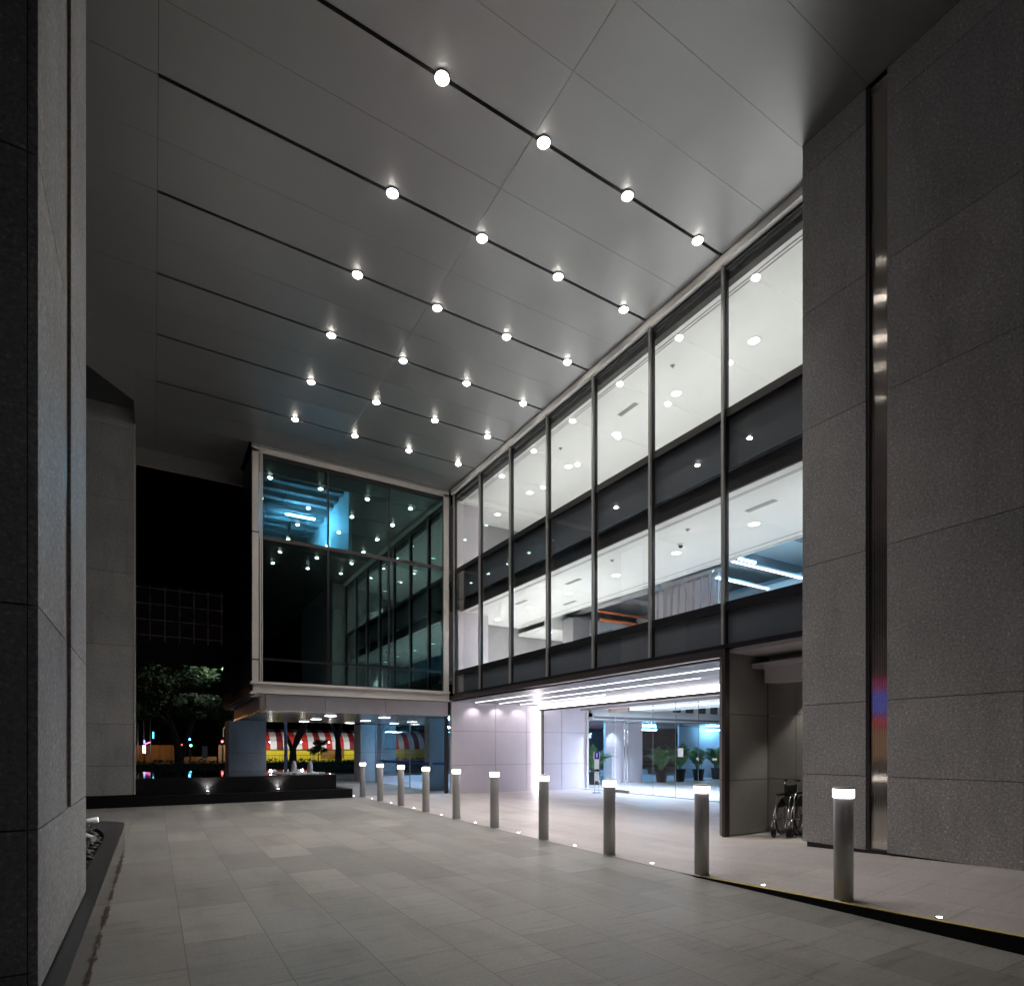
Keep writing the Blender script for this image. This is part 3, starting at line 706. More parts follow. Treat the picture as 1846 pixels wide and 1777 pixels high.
# ------------------------------------------------------------------ bollards and ground lights
bo = thing('bollard_light', 'x', 'bollard', (0,0,0), group='lit bollards along the pavement edge')
MB().lathe([(0.083, 0.0), (0.083, 0.955), (0.079, 0.96)], n=32).build('post', M['bollard'], bo)
MB().lathe([(0.086, 0.958), (0.091, 0.965), (0.091, 1.035), (0.086, 1.04)], n=32).build('glow_ring', M['e_ring'], bo)
MB().lathe([(0.093, 1.04), (0.093, 1.056), (0.07, 1.06)], n=32).build('cap', M['bollard'], bo)
MB().lathe([(0.1, 0.0), (0.1, 0.006), (0.084, 0.008)], n=32).build('base_ring', M['bollard'], bo)
BN = ['nearest the camera by the kerb step', 'second from the camera at the end of the yellow stripe', 'third from the camera', 'fourth from the camera', 'fifth from the camera', 'sixth from the camera', 'seventh from the camera', 'third from the pond', 'second from the pond', 'closest to the pond']
for k in range(10):
    y = 3.15 + 1.641*k; loc = (5.48 if k else 5.52, y, pz(5.5, y))
    lab = 'lit grey bollard, ' + BN[k]
    if k == 0: bo.location = loc; bo['label'] = lab
    else: dup(bo, None, loc, None, lab)
gl = thing('ground_light', 'x', 'ground light', (0,0,0), group='small ground lights between the bollards')
MB().lathe([(0.034, 0.0), (0.032, 0.004), (0.022, 0.005)], n=20).build('rim', M['steel'], gl)
MB().lathe([(0.001, 0.0055), (0.021, 0.0055)], n=20).build('lens', M['e_dot'], gl)
GN = ['on the pavement edge before the first bollard'] + ['between bollards %s and %s from the camera' % (a, b_) for a, b_ in zip(['one', 'two', 'three', 'four', 'five', 'six', 'seven', 'eight', 'nine'], ['two', 'three', 'four', 'five', 'six', 'seven', 'eight', 'nine', 'ten'])] + ['beyond the last bollard at the pond corner']
for k in range(11):
    y = 2.36 + 1.641*k; loc = (5.52, y, pz(5.5, y) + 0.001) if k < 10 else (5.36, 18.45, 0.002)
    lab = 'tiny round ground light ' + GN[k]
    if k == 0: gl.location = loc; gl['label'] = lab
    else: dup(gl, None, loc, None, lab)

# ------------------------------------------------------------------ portal, lobby, recess and soffit lights
for x, nm in ((9.10, 'nearest the facade'), (10.02, 'middle one'), (10.85, 'nearest the glowing corner')):
    t = thing('wall_washer', 'small ceiling washer throwing a scallop on the portal wall, ' + nm, 'ceiling light', (x, 17.46, 2.985), group='scallop washers of the portal')
    MB().lathe([(0.04, 0.01), (0.04, -0.012), (0.03, -0.014)], n=16).build('trim', M['mull'], t)
    MB().lathe([(0.001, -0.010), (0.03, -0.010)], n=16).build('lens', M['e_int'], t)
    lamp('lamp', 'SPOT', 11, (1.0, 0.95, 1.0), t, (0, -0.14, -0.03), (R(18), 0, 0), 0.02, 105, 0.5)
lobby_spots = [((13.0, 16.4, 2.945), 'vestibule downlight just outside the glass, by the left wall'), ((13.0, 14.45, 2.945), 'vestibule downlight just outside the glass, above the door'), ((13.0, 12.45, 2.945), 'vestibule downlight just outside the glass, nearest the facade'),
               ((14.9, 16.45, 2.945), 'lobby downlight inside the glass, by the left wall'), ((14.85, 14.5, 2.945), 'lobby downlight inside the glass, behind the door'), ((14.8, 12.5, 2.945), 'lobby downlight inside the glass, nearest the facade'),
               ((16.5, 18.9, 2.565), 'downlight in the lobby bulkhead above the reception block'), ((18.8, 18.9, 2.565), 'downlight in the lobby bulkhead above the first palm'), ((20.9, 18.9, 2.565), 'downlight in the lobby bulkhead above the third palm'), ((23.1, 18.9, 2.565), 'downlight in the lobby bulkhead above the last palm')]
l0 = thing('lobby_downlight', 'x', 'ceiling light', (0,0,0), group='lobby downlights')
MB().lathe([(0.085, 0.004), (0.085, -0.01), (0.07, -0.012)], n=20).build('trim', M['white'], l0)
MB().lathe([(0.001, -0.008), (0.07, -0.008)], n=20).build('lens', M['e_int'], l0)
lamp('lamp', 'SPOT', 70, (0.60, 0.74, 1.0), l0, (0, 0, -0.03), (0, 0, 0), 0.06, 130, 0.7)
for k, (loc, lab) in enumerate(lobby_spots):
    if k == 0: l0.location = loc; l0['label'] = lab
    else:
        q = dup(l0, None, loc, None, lab)
        for c_ in kids(q):
            if c_.type == 'LIGHT':
                if k == 3: in_data = c_.data.copy(); in_data.energy = 900
                if k == 6: bk_data = c_.data.copy(); bk_data.energy = 170; bk_data.spot_size = R(85)
                if 3 <= k < 6: c_.data = in_data
                elif k >= 6: c_.data = bk_data
t = thing('recess_downlight', 'small warm downlight under the recess soffit above the wheelchairs', 'ceiling light', (9.14, 5.62, 2.615))
MB().lathe([(0.05, 0.004), (0.05, -0.008), (0.04, -0.01)], n=16).build('trim', M['white'], t)
MB().lathe([(0.001, -0.007), (0.04, -0.007)], n=16).build('lens', M['e_int'], t)
lamp('lamp', 'SPOT', 60, (1.0, 0.97, 0.80), t, (0, 0, -0.02), (0, R(-8), 0), 0.02, 96, 0.4)
sof = [(4.95, 23.66, 'first row from the pond end, farthest'), (4.94, 21.64, 'first row from the pond end, middle'), (4.83, 19.2, 'first row from the pond end, nearest'),
       (6.87, 24.25, 'second row from the pond end, farthest'), (6.83, 21.99, 'second row from the pond end, middle'), (6.64, 19.3, 'second row from the pond end, nearest'), (8.65, 23.91, 'over the pavilion, farther'), (8.70, 22.0, 'over the pavilion, nearer')]
s0 = thing('soffit_light', 'x', 'ceiling light', (0,0,0), group='square lights under the glass bay')
bevel(MB().box(-0.17, 0.17, -0.17, 0.17, -0.02, 0.0).build('frame', M['mull'], s0), 0.005)
MB().box(-0.15, 0.15, -0.15, 0.15, -0.026, -0.0205).build('lens', emit('soffit_glow', (1.0, 0.97, 0.93), 12), s0)
lamp('lamp', 'SPOT', 60, (0.95, 0.93, 1.0), s0, (0, 0, -0.05), (0, 0, 0), 0.1, 140, 0.6)
for k, (x, y, nm) in enumerate(sof):
    lab = 'square light under the glass bay, ' + nm
    if k == 0: s0.location = (x, y, 2.539); s0['label'] = lab
    else: dup(s0, None, (x, y, 2.539), None, lab)
# cool fluorescent tubes
def tube_light(loc, L, lab, axis='x', power=30):
    t = thing('fluorescent_tube', lab, 'tube light', loc, 0 if axis == 'x' else R(90), group='cool fluorescent tubes')
    MB().box(-L/2, L/2, -0.04, 0.04, 0.02, 0.07).build('housing', M['white'], t)
    MB().tube([(-L/2+0.03, 0, 0), (L/2-0.03, 0, 0)], 0.022, 10).build('tube', emit('cool_tube_glow', (0.20, 0.60, 1.0), power), t)
    return t
tube_light((4.07, 20.0, 8.98), 0.95, 'glowing cool tube in the blue lit top corner room of the glass bay', 'x', 1150)
tube_light((13.6, 10.35, 6.5), 0.7, 'cool tube in the bright upper office room beside the fin screen', power=260)
tube_light((15.0, 7.6, 6.5), 1.2, 'added cool tube deeper in the upper office room by the granite pier', power=420)  # added to turn the room walls bluish white, no fitting known there
tube_light((21.3, 22.0, 2.42), 1.1, 'cool tube behind the first two palms, higher of the pair', power=330)
tube_light((20.9, 23.2, 2.30), 1.0, 'cool tube behind the first two palms, lower of the pair', power=150)
tube_light((24.0, 20.2, 2.40), 1.2, 'cool tube before the blue wall behind the last palm', power=130)
tube_light((23.8, 22.0, 2.36), 0.9, 'cool tube farther behind the third palm', power=150)
tube_light((10.1, 21.3, 2.30), 1.3, 'cool tube hanging inside the glass pavilion by the bollards', power=650)
tube_light((13.5, 22.3, 2.30), 1.3, 'cool tube deep inside the pavilion behind the portal wall', power=450)
tube_light((15.6, 20.6, 2.40), 0.9, 'cool tube behind the sign stand, above the left palm', power=300)

# ------------------------------------------------------------------ pond
pond = thing('fountain_pond', 'black polished granite pond with a raised water block and two small jets', 'fountain', (2.2, 20, 0))
def pp(mb, name, mat):
    o = mb.build(name, mat, pond); o.location = (-2.2, -20, 0); return o
b = MB().box(-3.4, 5.15, 17.85, 18.0, 0, 0.27).box(4.98, 5.15, 18.0, 23.6, 0, 0.27).box(-3.4, 4.98, 23.45, 23.6, 0, 0.27).box(-3.4, -3.25, 18.0, 23.45, 0, 0.27).box(-3.25, 4.98, 18.0, 23.45, 0, 0.12)
bevel(pp(b, 'basin', M['pondstone']), 0.008)
pp(MB().box(-3.25, 4.98, 18.0, 23.45, 0.125, 0.235), 'pool_water', M['water'])
bevel(pp(MB().box(-0.40, 4.74, 18.14, 23.0, 0.10, 0.70), 'raised_block', M['pondstone']), 0.01)
pp(MB().box(-0.385, 4.725, 18.155, 22.985, 0.70, 0.708), 'top_water', M['water'])
for (x, y) in ((3.85, 19.9), (4.2, 19.2)):
    j = MB().lathe([(0.085, 0.0), (0.09, 0.12), (0.08, 0.24), (0.06, 0.33), (0.03, 0.385), (0.002, 0.40)], (x, y, 0.7), 14)
    pp(j, 'water_jet', M['foam'])
    b = MB()
    for q in range(60):
        a = random.random()*6.28; rr = random.uniform(0.1, 0.95); s_ = random.uniform(0.05, 0.16)
        if x + rr*math.cos(a) > 4.55: continue
        b.lathe([(s_, 0.0), (s_*0.7, 0.018), (0.01, 0.028)], (x + rr*math.cos(a), y + 0.6*rr*math.sin(a), 0.709), 10)
    pp(b, 'foam', M['foam'])
for x, nm in ((1.26, 'nearer the dark pier'), (3.06, 'nearer the jets')):
    t = thing('pond_spotlight', 'small uplight washing the black pond block, ' + nm, 'spotlight', (x, 18.05, 0.235), group='pond uplights')
    MB().lathe([(0.035, 0), (0.045, 0.03), (0.045, 0.09), (0.03, 0.095)], n=16).build('body', M['black'], t)
    MB().lathe([(0.001, 0.097), (0.036, 0.097)], n=16).build('lens', emit('pond_glow', (1.0, 0.93, 0.85), 25), t)
    lamp('lamp', 'SPOT', 60, (1.0, 0.93, 0.85), t, (0, 0, 0.12), (R(180), 0, 0), 0.03, 120, 0.8)
    lamp('glow', 'POINT', 3.0, (1.0, 0.93, 0.85), t, (0, 0.02, 0.17), radius=0.03)

# ------------------------------------------------------------------ pebble planter at the near left pier
pts = [(-2.6, -8), (-0.37, -8), (-0.37, 10.75)]
for k in range(1, 9):
    a = R(90*k/8); pts.append((-0.37 - 0.75*(1-math.cos(a)), 10.75 + 0.75*math.sin(a)))
pts += [(-2.6, 11.5)]
pl = thing('pebble_planter', 'low black granite planter kerb with a rounded corner round the near left pier', 'planter', (-1.5, 6, 0))
def pq(mb, name, mat):
    o = mb.build(name, mat, pl); o.location = (1.5, -6, 0); return o
inner = [(-2.6, -8), (-0.54, -8), (-0.54, 9.0)]
for k in range(1, 9):
    a = R(90*k/8); inner.append((-0.54 - 0.60*(1-math.cos(a)), 9.0 + 2.0*math.sin(a)))
inner += [(-2.6, 11.0)]
b = MB()
n = len(pts)
ot = [b.b.verts.new((x, y, 0.35)) for x, y in pts]; ob = [b.b.verts.new((x, y, 0.0)) for x, y in pts]
it = [b.b.verts.new((x, y, 0.35)) for x, y in inner]; ib = [b.b.verts.new((x, y, 0.2)) for x, y in inner]
for i in range(n-1):
    b.mi = 0
    b.b.faces.new([ob[i], ob[i+1], ot[i+1], ot[i]]).material_index = 0
    b.b.faces.new([ot[i], ot[i+1], it[i+1], it[i]]).material_index = 1
    b.b.faces.new([it[i], it[i+1], ib[i+1], ib[i]]).material_index = 1
pq(b, 'kerb', [M['polished'], M['kerbtop']])
pq(MB().quad((-2.6, -8, 0.30), (-0.55, -8, 0.30), (-0.55, 11.0, 0.30), (-2.6, 10.95, 0.30)), 'soil', M['gap'])
b = MB()
ico = bmesh.new(); bmesh.ops.create_icosphere(ico, subdivisions=1, radius=1); iv = [v.co.copy() for v in ico.verts]; ifc = [[v.index for v in f.verts] for f in ico.faces]; ico.free()
for k in range(760):
    x = random.uniform(-1.7, -0.56); y = random.uniform(6.0, 10.95)
    if y > 9.0 and x > -0.58 - 0.60*(1 - math.sqrt(max(0, 1 - ((y - 9.0)/2.0)**2))): continue
    sx, sy, sz = [random.uniform(0.025, 0.055) for _ in range(3)]
    c = Vector((x, y, 0.31 + random.uniform(0, 0.04))); rt = Matrix.Rotation(random.random()*6.28, 3, 'Z')
    vv = [b.b.verts.new(c + rt @ Vector((v.x*sx, v.y*sy, v.z*sz*0.7))) for v in iv]
    for f in ifc: b.b.faces.new([vv[i] for i in f]).smooth = True
tag(pq(b, 'pebbles', M['pebble']), kind='stuff')
for (x, y, nm, rz) in ((-0.80, 10.45, 'farther one at the rounded corner', 0.3), (-0.665, 8.6, 'nearer one beside the granite pier', 2.2)):
    t = thing('planter_spotlight', 'small white spotlight lying on the dark pebbles, ' + nm, 'spotlight', (x, y, 0.34), rz, group='planter spotlights')
    MB().tube([(0, 0, 0), (0, 0, 0.08)], 0.012).tube([(-0.11, 0, 0.09), (0.11, 0, 0.12)], [0.035, 0.045], 12).build('body', M['white'], t)
    MB().lathe([(0.001, 0.0), (0.04, 0.0)], n=14).build('lens', emit('planter_glow', (1, 0.97, 0.93), 20), t).matrix_local = Matrix.Translation((0.112, 0, 0.121)) @ Matrix.Rotation(R(82), 4, 'Y')
    lamp('lamp', 'SPOT', 3, (1, 0.97, 0.93), t, (0.12, 0, 0.13), (0, R(-100), 0), 0.02, 110, 0.5)

# ------------------------------------------------------------------ palms
def palm(name_label, loc, s=1.0, seed=1):
    rnd = random.Random(seed)
    t = thing('potted_palm', name_label, 'potted plant', loc, rnd.random()*6, group='potted palms of the lobby')
    MB().lathe([(0.001, 0.01), (0.20*s, 0.0), (0.27*s, 0.50*s), (0.285*s, 0.50*s), (0.285*s, 0.53*s), (0.25*s, 0.53*s), (0.24*s, 0.46*s)], n=22).build('pot', M['pot'], t)
    st = MB(); fo = MB()
    for k in range(17):
        a = rnd.random()*6.283; lean = rnd.uniform(0.25, 1.15); L = rnd.uniform(0.95, 1.5)*s
        bx, by = 0.09*s*math.cos(a), 0.09*s*math.sin(a)
        p = []
        for i in range(9):
            q = i/8
            rad = 0.09*s + L*0.62*lean*(q**1.5)
            z = 0.46*s + L*(q*1.05 - 0.55*lean*q**2.6)
            p.append(Vector((rad*math.cos(a), rad*math.sin(a), z)))
        st.tube(p, [0.014*s*(1 - 0.8*i/8) for i in range(9)], 5)
        side = Vector((-math.sin(a), math.cos(a), 0))
        for i in range(6, 33):
            q = i/33; j = min(7, int(q*8)); f = q*8 - j
            c = p[j].lerp(p[j+1], f); fwd = (p[j+1]-p[j]).normalized()
            ll = 0.34*s*math.sin(math.pi*min(1, (q-0.12)/0.9 + 0.12))*rnd.uniform(0.85, 1.1) + 0.05
            for sg in (-1, 1):
                d = (side*sg*0.8 + fwd*0.55 + Vector((0, 0, 0.16 - 0.35*rnd.random()))).normalized()
                tip = c + d*ll; mid = c + d*ll*0.45; wv = fwd*0.014*s
                v = [fo.b.verts.new(x) for x in (c - wv*0.5, mid - wv + Vector((0,0,0.01)), tip, mid + wv + Vector((0,0,0.01)), c + wv*0.5)]
                fo.b.faces.new(v)
    st.build('stems', M['leafpalm'], t); fo.build('foliage', M['leafpalm'], t)
palm('potted palm in the lobby, leftmost of the four before the dark rear glass', (18.9, 18.75, 0.014), 1.0, 3)
palm('potted palm in the lobby with the tallest fronds, second of the four', (20.0, 18.75, 0.014), 1.06, 5)
palm('potted palm in the lobby, third of the four beside the blue wall', (21.4, 18.9, 0.014), 0.98, 8)
palm('dark bushy potted palm in the lobby against the blue wall', (23.0, 19.2, 0.014), 1.0, 12)
palm('potted palm half hidden behind the purple topped sign stand', (15.3, 18.9, 0.014), 0.95, 21)

# ------------------------------------------------------------------ sign stand, notice, camera
t = thing('sanitiser_stand', 'slim white stand with a rounded purple sign top by the glass door', 'stand', (12.62, 15.45, 0.004), R(-31))
prof = [(-0.085, 0)] + [(-0.085*math.cos(R(a)), 0.20 + 0.085*math.sin(R(a))) for a in range(0, 181, 15)] + [(0.085, 0)]
def plate(prof, y0, y1, zo, sc=1.0):
    b = MB(); f = [b.b.verts.new((x*sc, y0, zo + z)) for x, z in prof]; k = [b.b.verts.new((x*sc, y1, zo + z)) for x, z in prof]
    b.b.faces.new(f); b.b.faces.new(k[::-1])
    for i in range(len(prof)): b.b.faces.new([f[i], f[(i+1) % len(prof)], k[(i+1) % len(prof)], k[i]])
    return b
plate(prof, -0.008, 0.008, 1.12, 1.18).build('sign_back', M['paper'], t)
plate(prof, -0.012, -0.009, 1.125).build('sign_face', M['purple'], t)
b = MB()
for z in (1.19, 1.28): b.lathe([(0.001, 0), (0.022, 0.0), (0.022, 0.035), (0.001, 0.045)], (0, -0.02, z), 12)
b.box(-0.018, 0.018, -0.018, -0.0125, 1.235, 1.27).build('emblem', M['paper'], t)
MB().box(-0.075, 0.075, -0.03, 0.03, 0.40, 1.12).build('panel', M['paper'], t)
MB().box(-0.085, 0.085, -0.05, 0.035, 0.72, 0.78).box(-0.03, 0.03, -0.10, -0.05, 0.74, 0.80).build('dispenser', M['black'], t)
MB().tube([(-0.07, 0, 0.42), (-0.07, 0, 0.02)], 0.011).tube([(0.07, 0, 0.42), (0.07, 0, 0.02)], 0.011).box(-0.14, 0.14, -0.13, 0.13, 0.0, 0.014).build('legs', M['chrome'], t)
t = thing('paper_notice', 'white paper notice taped on the entrance glass in front of the palms', 'notice', (13.385, 12.5, 1.365))
MB().box(-0.001, 0.001, -0.105, 0.105, -0.13, 0.13).build('sheet', M['paper'], t)
t = thing('security_camera', 'small grey security camera on the dark column under the glass bay', 'camera', (8.27, 19.1, 2.72))
MB().box(-0.04, 0.04, 0.0, 0.06, 0.0, 0.12).tube([(0, 0, 0.06), (0, -0.1, 0.04)], 0.015).build('bracket', M['black'], t)
MB().tube([(0, -0.06, 0.03), (-0.05, -0.28, -0.02)], 0.045, 12).build('housing', M['mull'], t)

# ------------------------------------------------------------------ folded wheelchairs
def torus_pts(c, r, axis='x', n=28):
    return [(c[0], c[1] + r*math.cos(2*math.pi*i/n), c[2] + r*math.sin(2*math.pi*i/n)) for i in range(n+1)]
def wheelchair(loc, rz, label):
    t = thing('wheelchair', label, 'wheelchair', loc, rz, group='folded wheelchairs in the recess')
    for sx in (-0.13, 0.13):
        w_ = MB().tube(torus_pts((sx, 0, 0.30), 0.285), 0.016, 8).build('wheel', M['black'], t)
        b = MB().tube(torus_pts((sx, 0, 0.30), 0.262), 0.008, 6)
        for k in range(12):
            a = math.pi*k/6; b.tube([(sx, 0, 0.30), (sx, 0.262*math.cos(a), 0.30 + 0.262*math.sin(a))], 0.0025, 4)
        b.tube([(sx-0.03, 0, 0.30), (sx+0.03, 0, 0.30)], 0.025)
        b.build('rim', M['chrome'], w_)
        MB().tube(torus_pts((sx*0.9, -0.42, 0.09), 0.08, n=18), 0.014, 6).tube([(sx*0.9-0.02, -0.42, 0.09), (sx*0.9+0.02, -0.42, 0.09)], 0.05, 10).build('castor', M['black'], t)
        MB().tube([(sx*0.8, 0.14, 0.92), (sx*0.8, 0.05, 0.90), (sx*0.8, 0.03, 0.5), (sx*0.8, 0.02, 0.30), (sx*0.8, -0.42, 0.28), (sx*0.8, -0.42, 0.12)], 0.012).tube([(sx*0.8, 0.03, 0.68), (sx*0.8, -0.28, 0.68), (sx*0.8, -0.36, 0.62), (sx*0.8, -0.36, 0.28)], 0.012).tube([(sx*0.8, 0.03, 0.48), (sx*0.8, -0.40, 0.48), (sx*0.8, -0.55, 0.16)], 0.012).build('side_frame', M['chrome'], t)
        MB().tube([(sx*0.8, 0.14, 0.92), (sx*0.8, 0.04, 0.915)], 0.018, 8).build('grip', M['black'], t)
        MB().box(sx*0.8-0.02, sx*0.8+0.02, -0.28, 0.0, 0.685, 0.71).build('armrest', M['black'], t)
        MB().box(sx*0.8-0.05, sx*0.8+0.05, -0.66, -0.53, 0.14, 0.155).build('footrest', M['black'], t)
    MB().quad((-0.10, 0.03, 0.50), (-0.10, 0.03, 0.86), (0.0, -0.10, 0.84), (0.0, -0.08, 0.48)).quad((0.10, 0.03, 0.50), (0.10, 0.03, 0.86), (0.0, -0.10, 0.84), (0.0, -0.08, 0.48)).build('back_cloth', M['black'], t)
    MB().quad((-0.10, 0.02, 0.48), (-0.10, -0.38, 0.48), (0.0, -0.38, 0.66), (0.0, 0.02, 0.66)).quad((0.10, 0.02, 0.48), (0.10, -0.38, 0.48), (0.0, -0.38, 0.66), (0.0, 0.02, 0.66)).build('seat_cloth', M['black'], t)
wheelchair((9.12, 6.10, pz(9.1, 6.1)), R(-75), 'folded black wheelchair with chrome frame in the recess, fully in view')
wheelchair((9.10, 5.72, pz(9.1, 5.7)), R(-82), 'folded black wheelchair half hidden behind the granite pier')

# ------------------------------------------------------------------ street scene beyond
def leaves(b, c, rx, ry, rz, n, size, rnd):
    for _ in range(n):
        while True:
            p = Vector((rnd.uniform(-1, 1), rnd.uniform(-1, 1), rnd.uniform(-1, 1)))
            if p.length < 1: break
        p = Vector((c[0] + p.x*rx, c[1] + p.y*ry, c[2] + p.z*rz))
        a = Vector((rnd.uniform(-1, 1), rnd.uniform(-1, 1), rnd.uniform(-.6, .6))).normalized(); q = a.orthogonal().normalized()
        s_ = size*rnd.uniform(0.6, 1.3)
        b.b.faces.new([b.b.verts.new(p + v) for v in (-a*s_, q*s_*0.45, a*s_, -q*s_*0.45)])
def tree(label, x, y, limbs, clumps, r=0.2, seed=1, nl=900, size=0.10):
    rnd = random.Random(seed)
    t = thing('tree', label, 'tree', (x, y, 0), group='street trees')
    b = MB()
    for L in limbs:
        b.tube([Vector(p) for p in L], [r*(1 - 0.75*i/(len(L)-1))*(1 if L[0][2] < 0.5 else 0.6) for i in range(len(L))], 9)
    b.build('trunk', M['bark'], t)
    f = MB()
    for (cx, cy, cz, rr) in clumps:
        leaves(f, (cx, cy, cz), rr, rr, rr*0.55, nl, size, rnd)
        for k in range(5):
            leaves(f, (cx + rnd.uniform(-rr, rr), cy + rnd.uniform(-rr, rr), cz + rnd.uniform(-rr, rr)*0.5), rr*0.4, rr*0.4, rr*0.25, nl//6, size, rnd)
    f.build('crown', M['leafdark'], t)
tree('broad street tree with forked trunk and a floodlit upper bough beyond the pond', 1.5, 45,
     [[(0,0,0), (-0.1,0,1.5), (-0.5,0,3.0), (-1.2,0,5.0)], [(0,0,0.6), (0.4,0,2.2), (0.9,0,3.8), (1.6,0,6.0)], [(-0.5,0,3), (-2.0,0,4.4)]],
     [(-2.2,0,3.9,1.1), (-0.8,0,4.8,1.4), (0.6,0.3,4.2,1.2), (1.6,0,4.6,1.1), (0.2,0,6.0,1.4), (1.7,-0.4,6.25,0.75), (0.7,-0.4,6.5,0.7), (2.2,-0.5,6.5,0.55), (-1.6,0,6.2,1.2), (2.6,0,3.6,0.8), (1.2,-0.4,5.7,0.4)], 0.32, 4)
tree('dark forked street tree silhouetted against the striped tent', 8.6, 45,
     [[(0,0,0), (0.05,0,1.0), (0.1,0,1.5), (0.9,0,3.0), (1.3,0,4.4)], [(0.0,0,0.8), (0.15,0,1.6), (0.3,0,2.4), (0.75,0,3.3), (0.6,0,4.6)], [(0.05,0,1.2), (-0.4,0,2.4), (-0.7,0,4.0)]],
     [(0.2,0,5.4,1.6), (1.8,0,5.0,1.3), (-1.4,0,5.0,1.3)], 0.3, 9)
tree('dark straight street tree before the right half of the striped tent', 11.9, 45,
     [[(0,0,0), (0.02,0,1.4), (-0.05,0,2.2), (0.25,0,3.2), (0.5,0,4.6)], [(-0.03,0,2.1), (-0.5,0,3.3), (-0.9,0,4.4)]],
     [(0.3,0,5.2,1.6), (-1.4,0,5.2,1.2), (1.8,0,5.3,1.2)], 0.27, 13)
tree('young leafy tree in front of the yellow tent wall', 10.9, 47, [[(0,0,0), (0,0,0.8), (0.03,0,1.6)]], [(0,0,1.35,0.62), (0.1,0,1.9,0.45)], 0.05, 17, 300, 0.09)
tree('dark street tree half hidden by the far pier', -3.5, 47, [[(0,0,0), (0.1,0,2), (0.3,0,4.5)]], [(0,0,5.2,1.7), (1.2,0,4.4,1.2), (2.2,0,3.9,0.9)], 0.25, 23)
tree('dark street tree beyond the squat stone pier', 5.2, 48, [[(0,0,0), (0.0,0,2), (-0.2,0,4.5)]], [(-0.9,0,4.4,1.4), (0.4,0,4.8,1.4), (-0.4,0,3.5,0.8)], 0.22, 29)
rnd = random.Random(5)
h = thing('hedge', 'long low clipped dark green hedge between the pond and the street', 'hedge', (4, 40.8, 0))
b = MB()
for _ in range(9000):
    x = rnd.uniform(-20, 14); y = rnd.uniform(-0.6, 0.6); z = rnd.uniform(0.02, 0.74 + 0.06*math.sin(x*3.1) + 0.05*math.sin(x*7.7))
    p = Vector((x, y, z)); a = Vector((rnd.uniform(-1,1), rnd.uniform(-1,1), rnd.uniform(-.5,.9))).normalized(); q = a.orthogonal().normalized(); s_ = rnd.uniform(0.05, 0.11)
    b.b.faces.new([b.b.verts.new(p + v) for v in (-a*s_, q*s_*0.5, a*s_, -q*s_*0.5)])
b.build('foliage', M['leafdark'], h)
MB().box(-20, 14, -0.4, 0.4, 0, 0.55).build('core', M['gap'], h)

# striped market tent
tt = thing('striped_tent', 'long market tent with red and white striped barrel roof and yellow walls', 'tent', (14.5, 60, 0))
b = MB()
x = -8.5; k = 0
arc = [(0.0, 1.62), (0.12, 2.1), (0.5, 2.6), (1.1, 3.02), (1.9, 3.28), (2.9, 3.40), (4.2, 3.38)]
while x < 11:
    b.mi = 0 if k % 2 == 0 else (1 if (k//2) % 3 else 2)
    for (ya, za), (yb, zb) in zip(arc, arc[1:]):
        b.quad((x, ya, za), (x+0.58, ya, za), (x+0.58, yb, zb), (x, yb, zb))
    b.box(x, x+0.578, -0.03, -0.01, 1.36, 1.66)
    x += 0.58; k += 1
b.build('roof', [M['canvas'], M['red'], M['darkred']], tt)
b = MB(); b.box(-8.5, 11, 0.25, 0.3, 0.12, 1.62); b.build('wall', M['yelwall'], tt)
for x0, x1 in ((-0.3, 1.3), (1.5, 2.0), (3.9, 5.2), (5.4, 6.2)): MB().box(x0, x1, 0.2, 0.245, 0.45, 1.40).build('wall_board', M['brownwall'], tt)
for k in range(9): MB().tube([(-8.3 + k*2.4, -0.02, 0.1), (-8.3 + k*2.4, -0.02, 1.62)], 0.04).build('post', M['mull'], tt)
for k, x in enumerate((6.6, 9.2, 12.0, 14.6, 17.6, 20.6)):
    t = thing('tent_lamp', 'small white lamp on a bracket before the tent, number %s counted from the pier' % ['one','two','three','four','five','six'][k], 'lamp', (x, 58.6, 2.05), group='lamps before the striped tent')
    MB().lathe([(0.001, -0.06), (0.07, -0.03), (0.07, 0.03), (0.001, 0.06)], n=12).build('bulb', emit('tent_bulb', (0.85, 0.9, 1.0), 14), t)
    MB().tube([(0, 0, 0.05), (0, 1.4, 0.1)], 0.015).build('bracket', M['mull'], t)
    lamp('lamp', 'POINT', 95, (1.0, 0.96, 0.9), t, (0, -0.5, 0.0), radius=0.1)
b = thing('railing', 'thin black metal railing in front of the yellow tent wall', 'railing', (14, 55.5, 0.12))
m_ = MB().box(-9, 9, -0.015, 0.015, 0.72, 0.75).box(-9, 9, -0.015, 0.015, 0.12, 0.14)
m_.build('rail', M['black'], b)
m_ = MB()
for k in range(61): m_.box(-9 + k*0.3 - 0.008, -9 + k*0.3 + 0.008, -0.008, 0.008, 0, 0.72)
m_.build('rail_grille', M['black'], b)

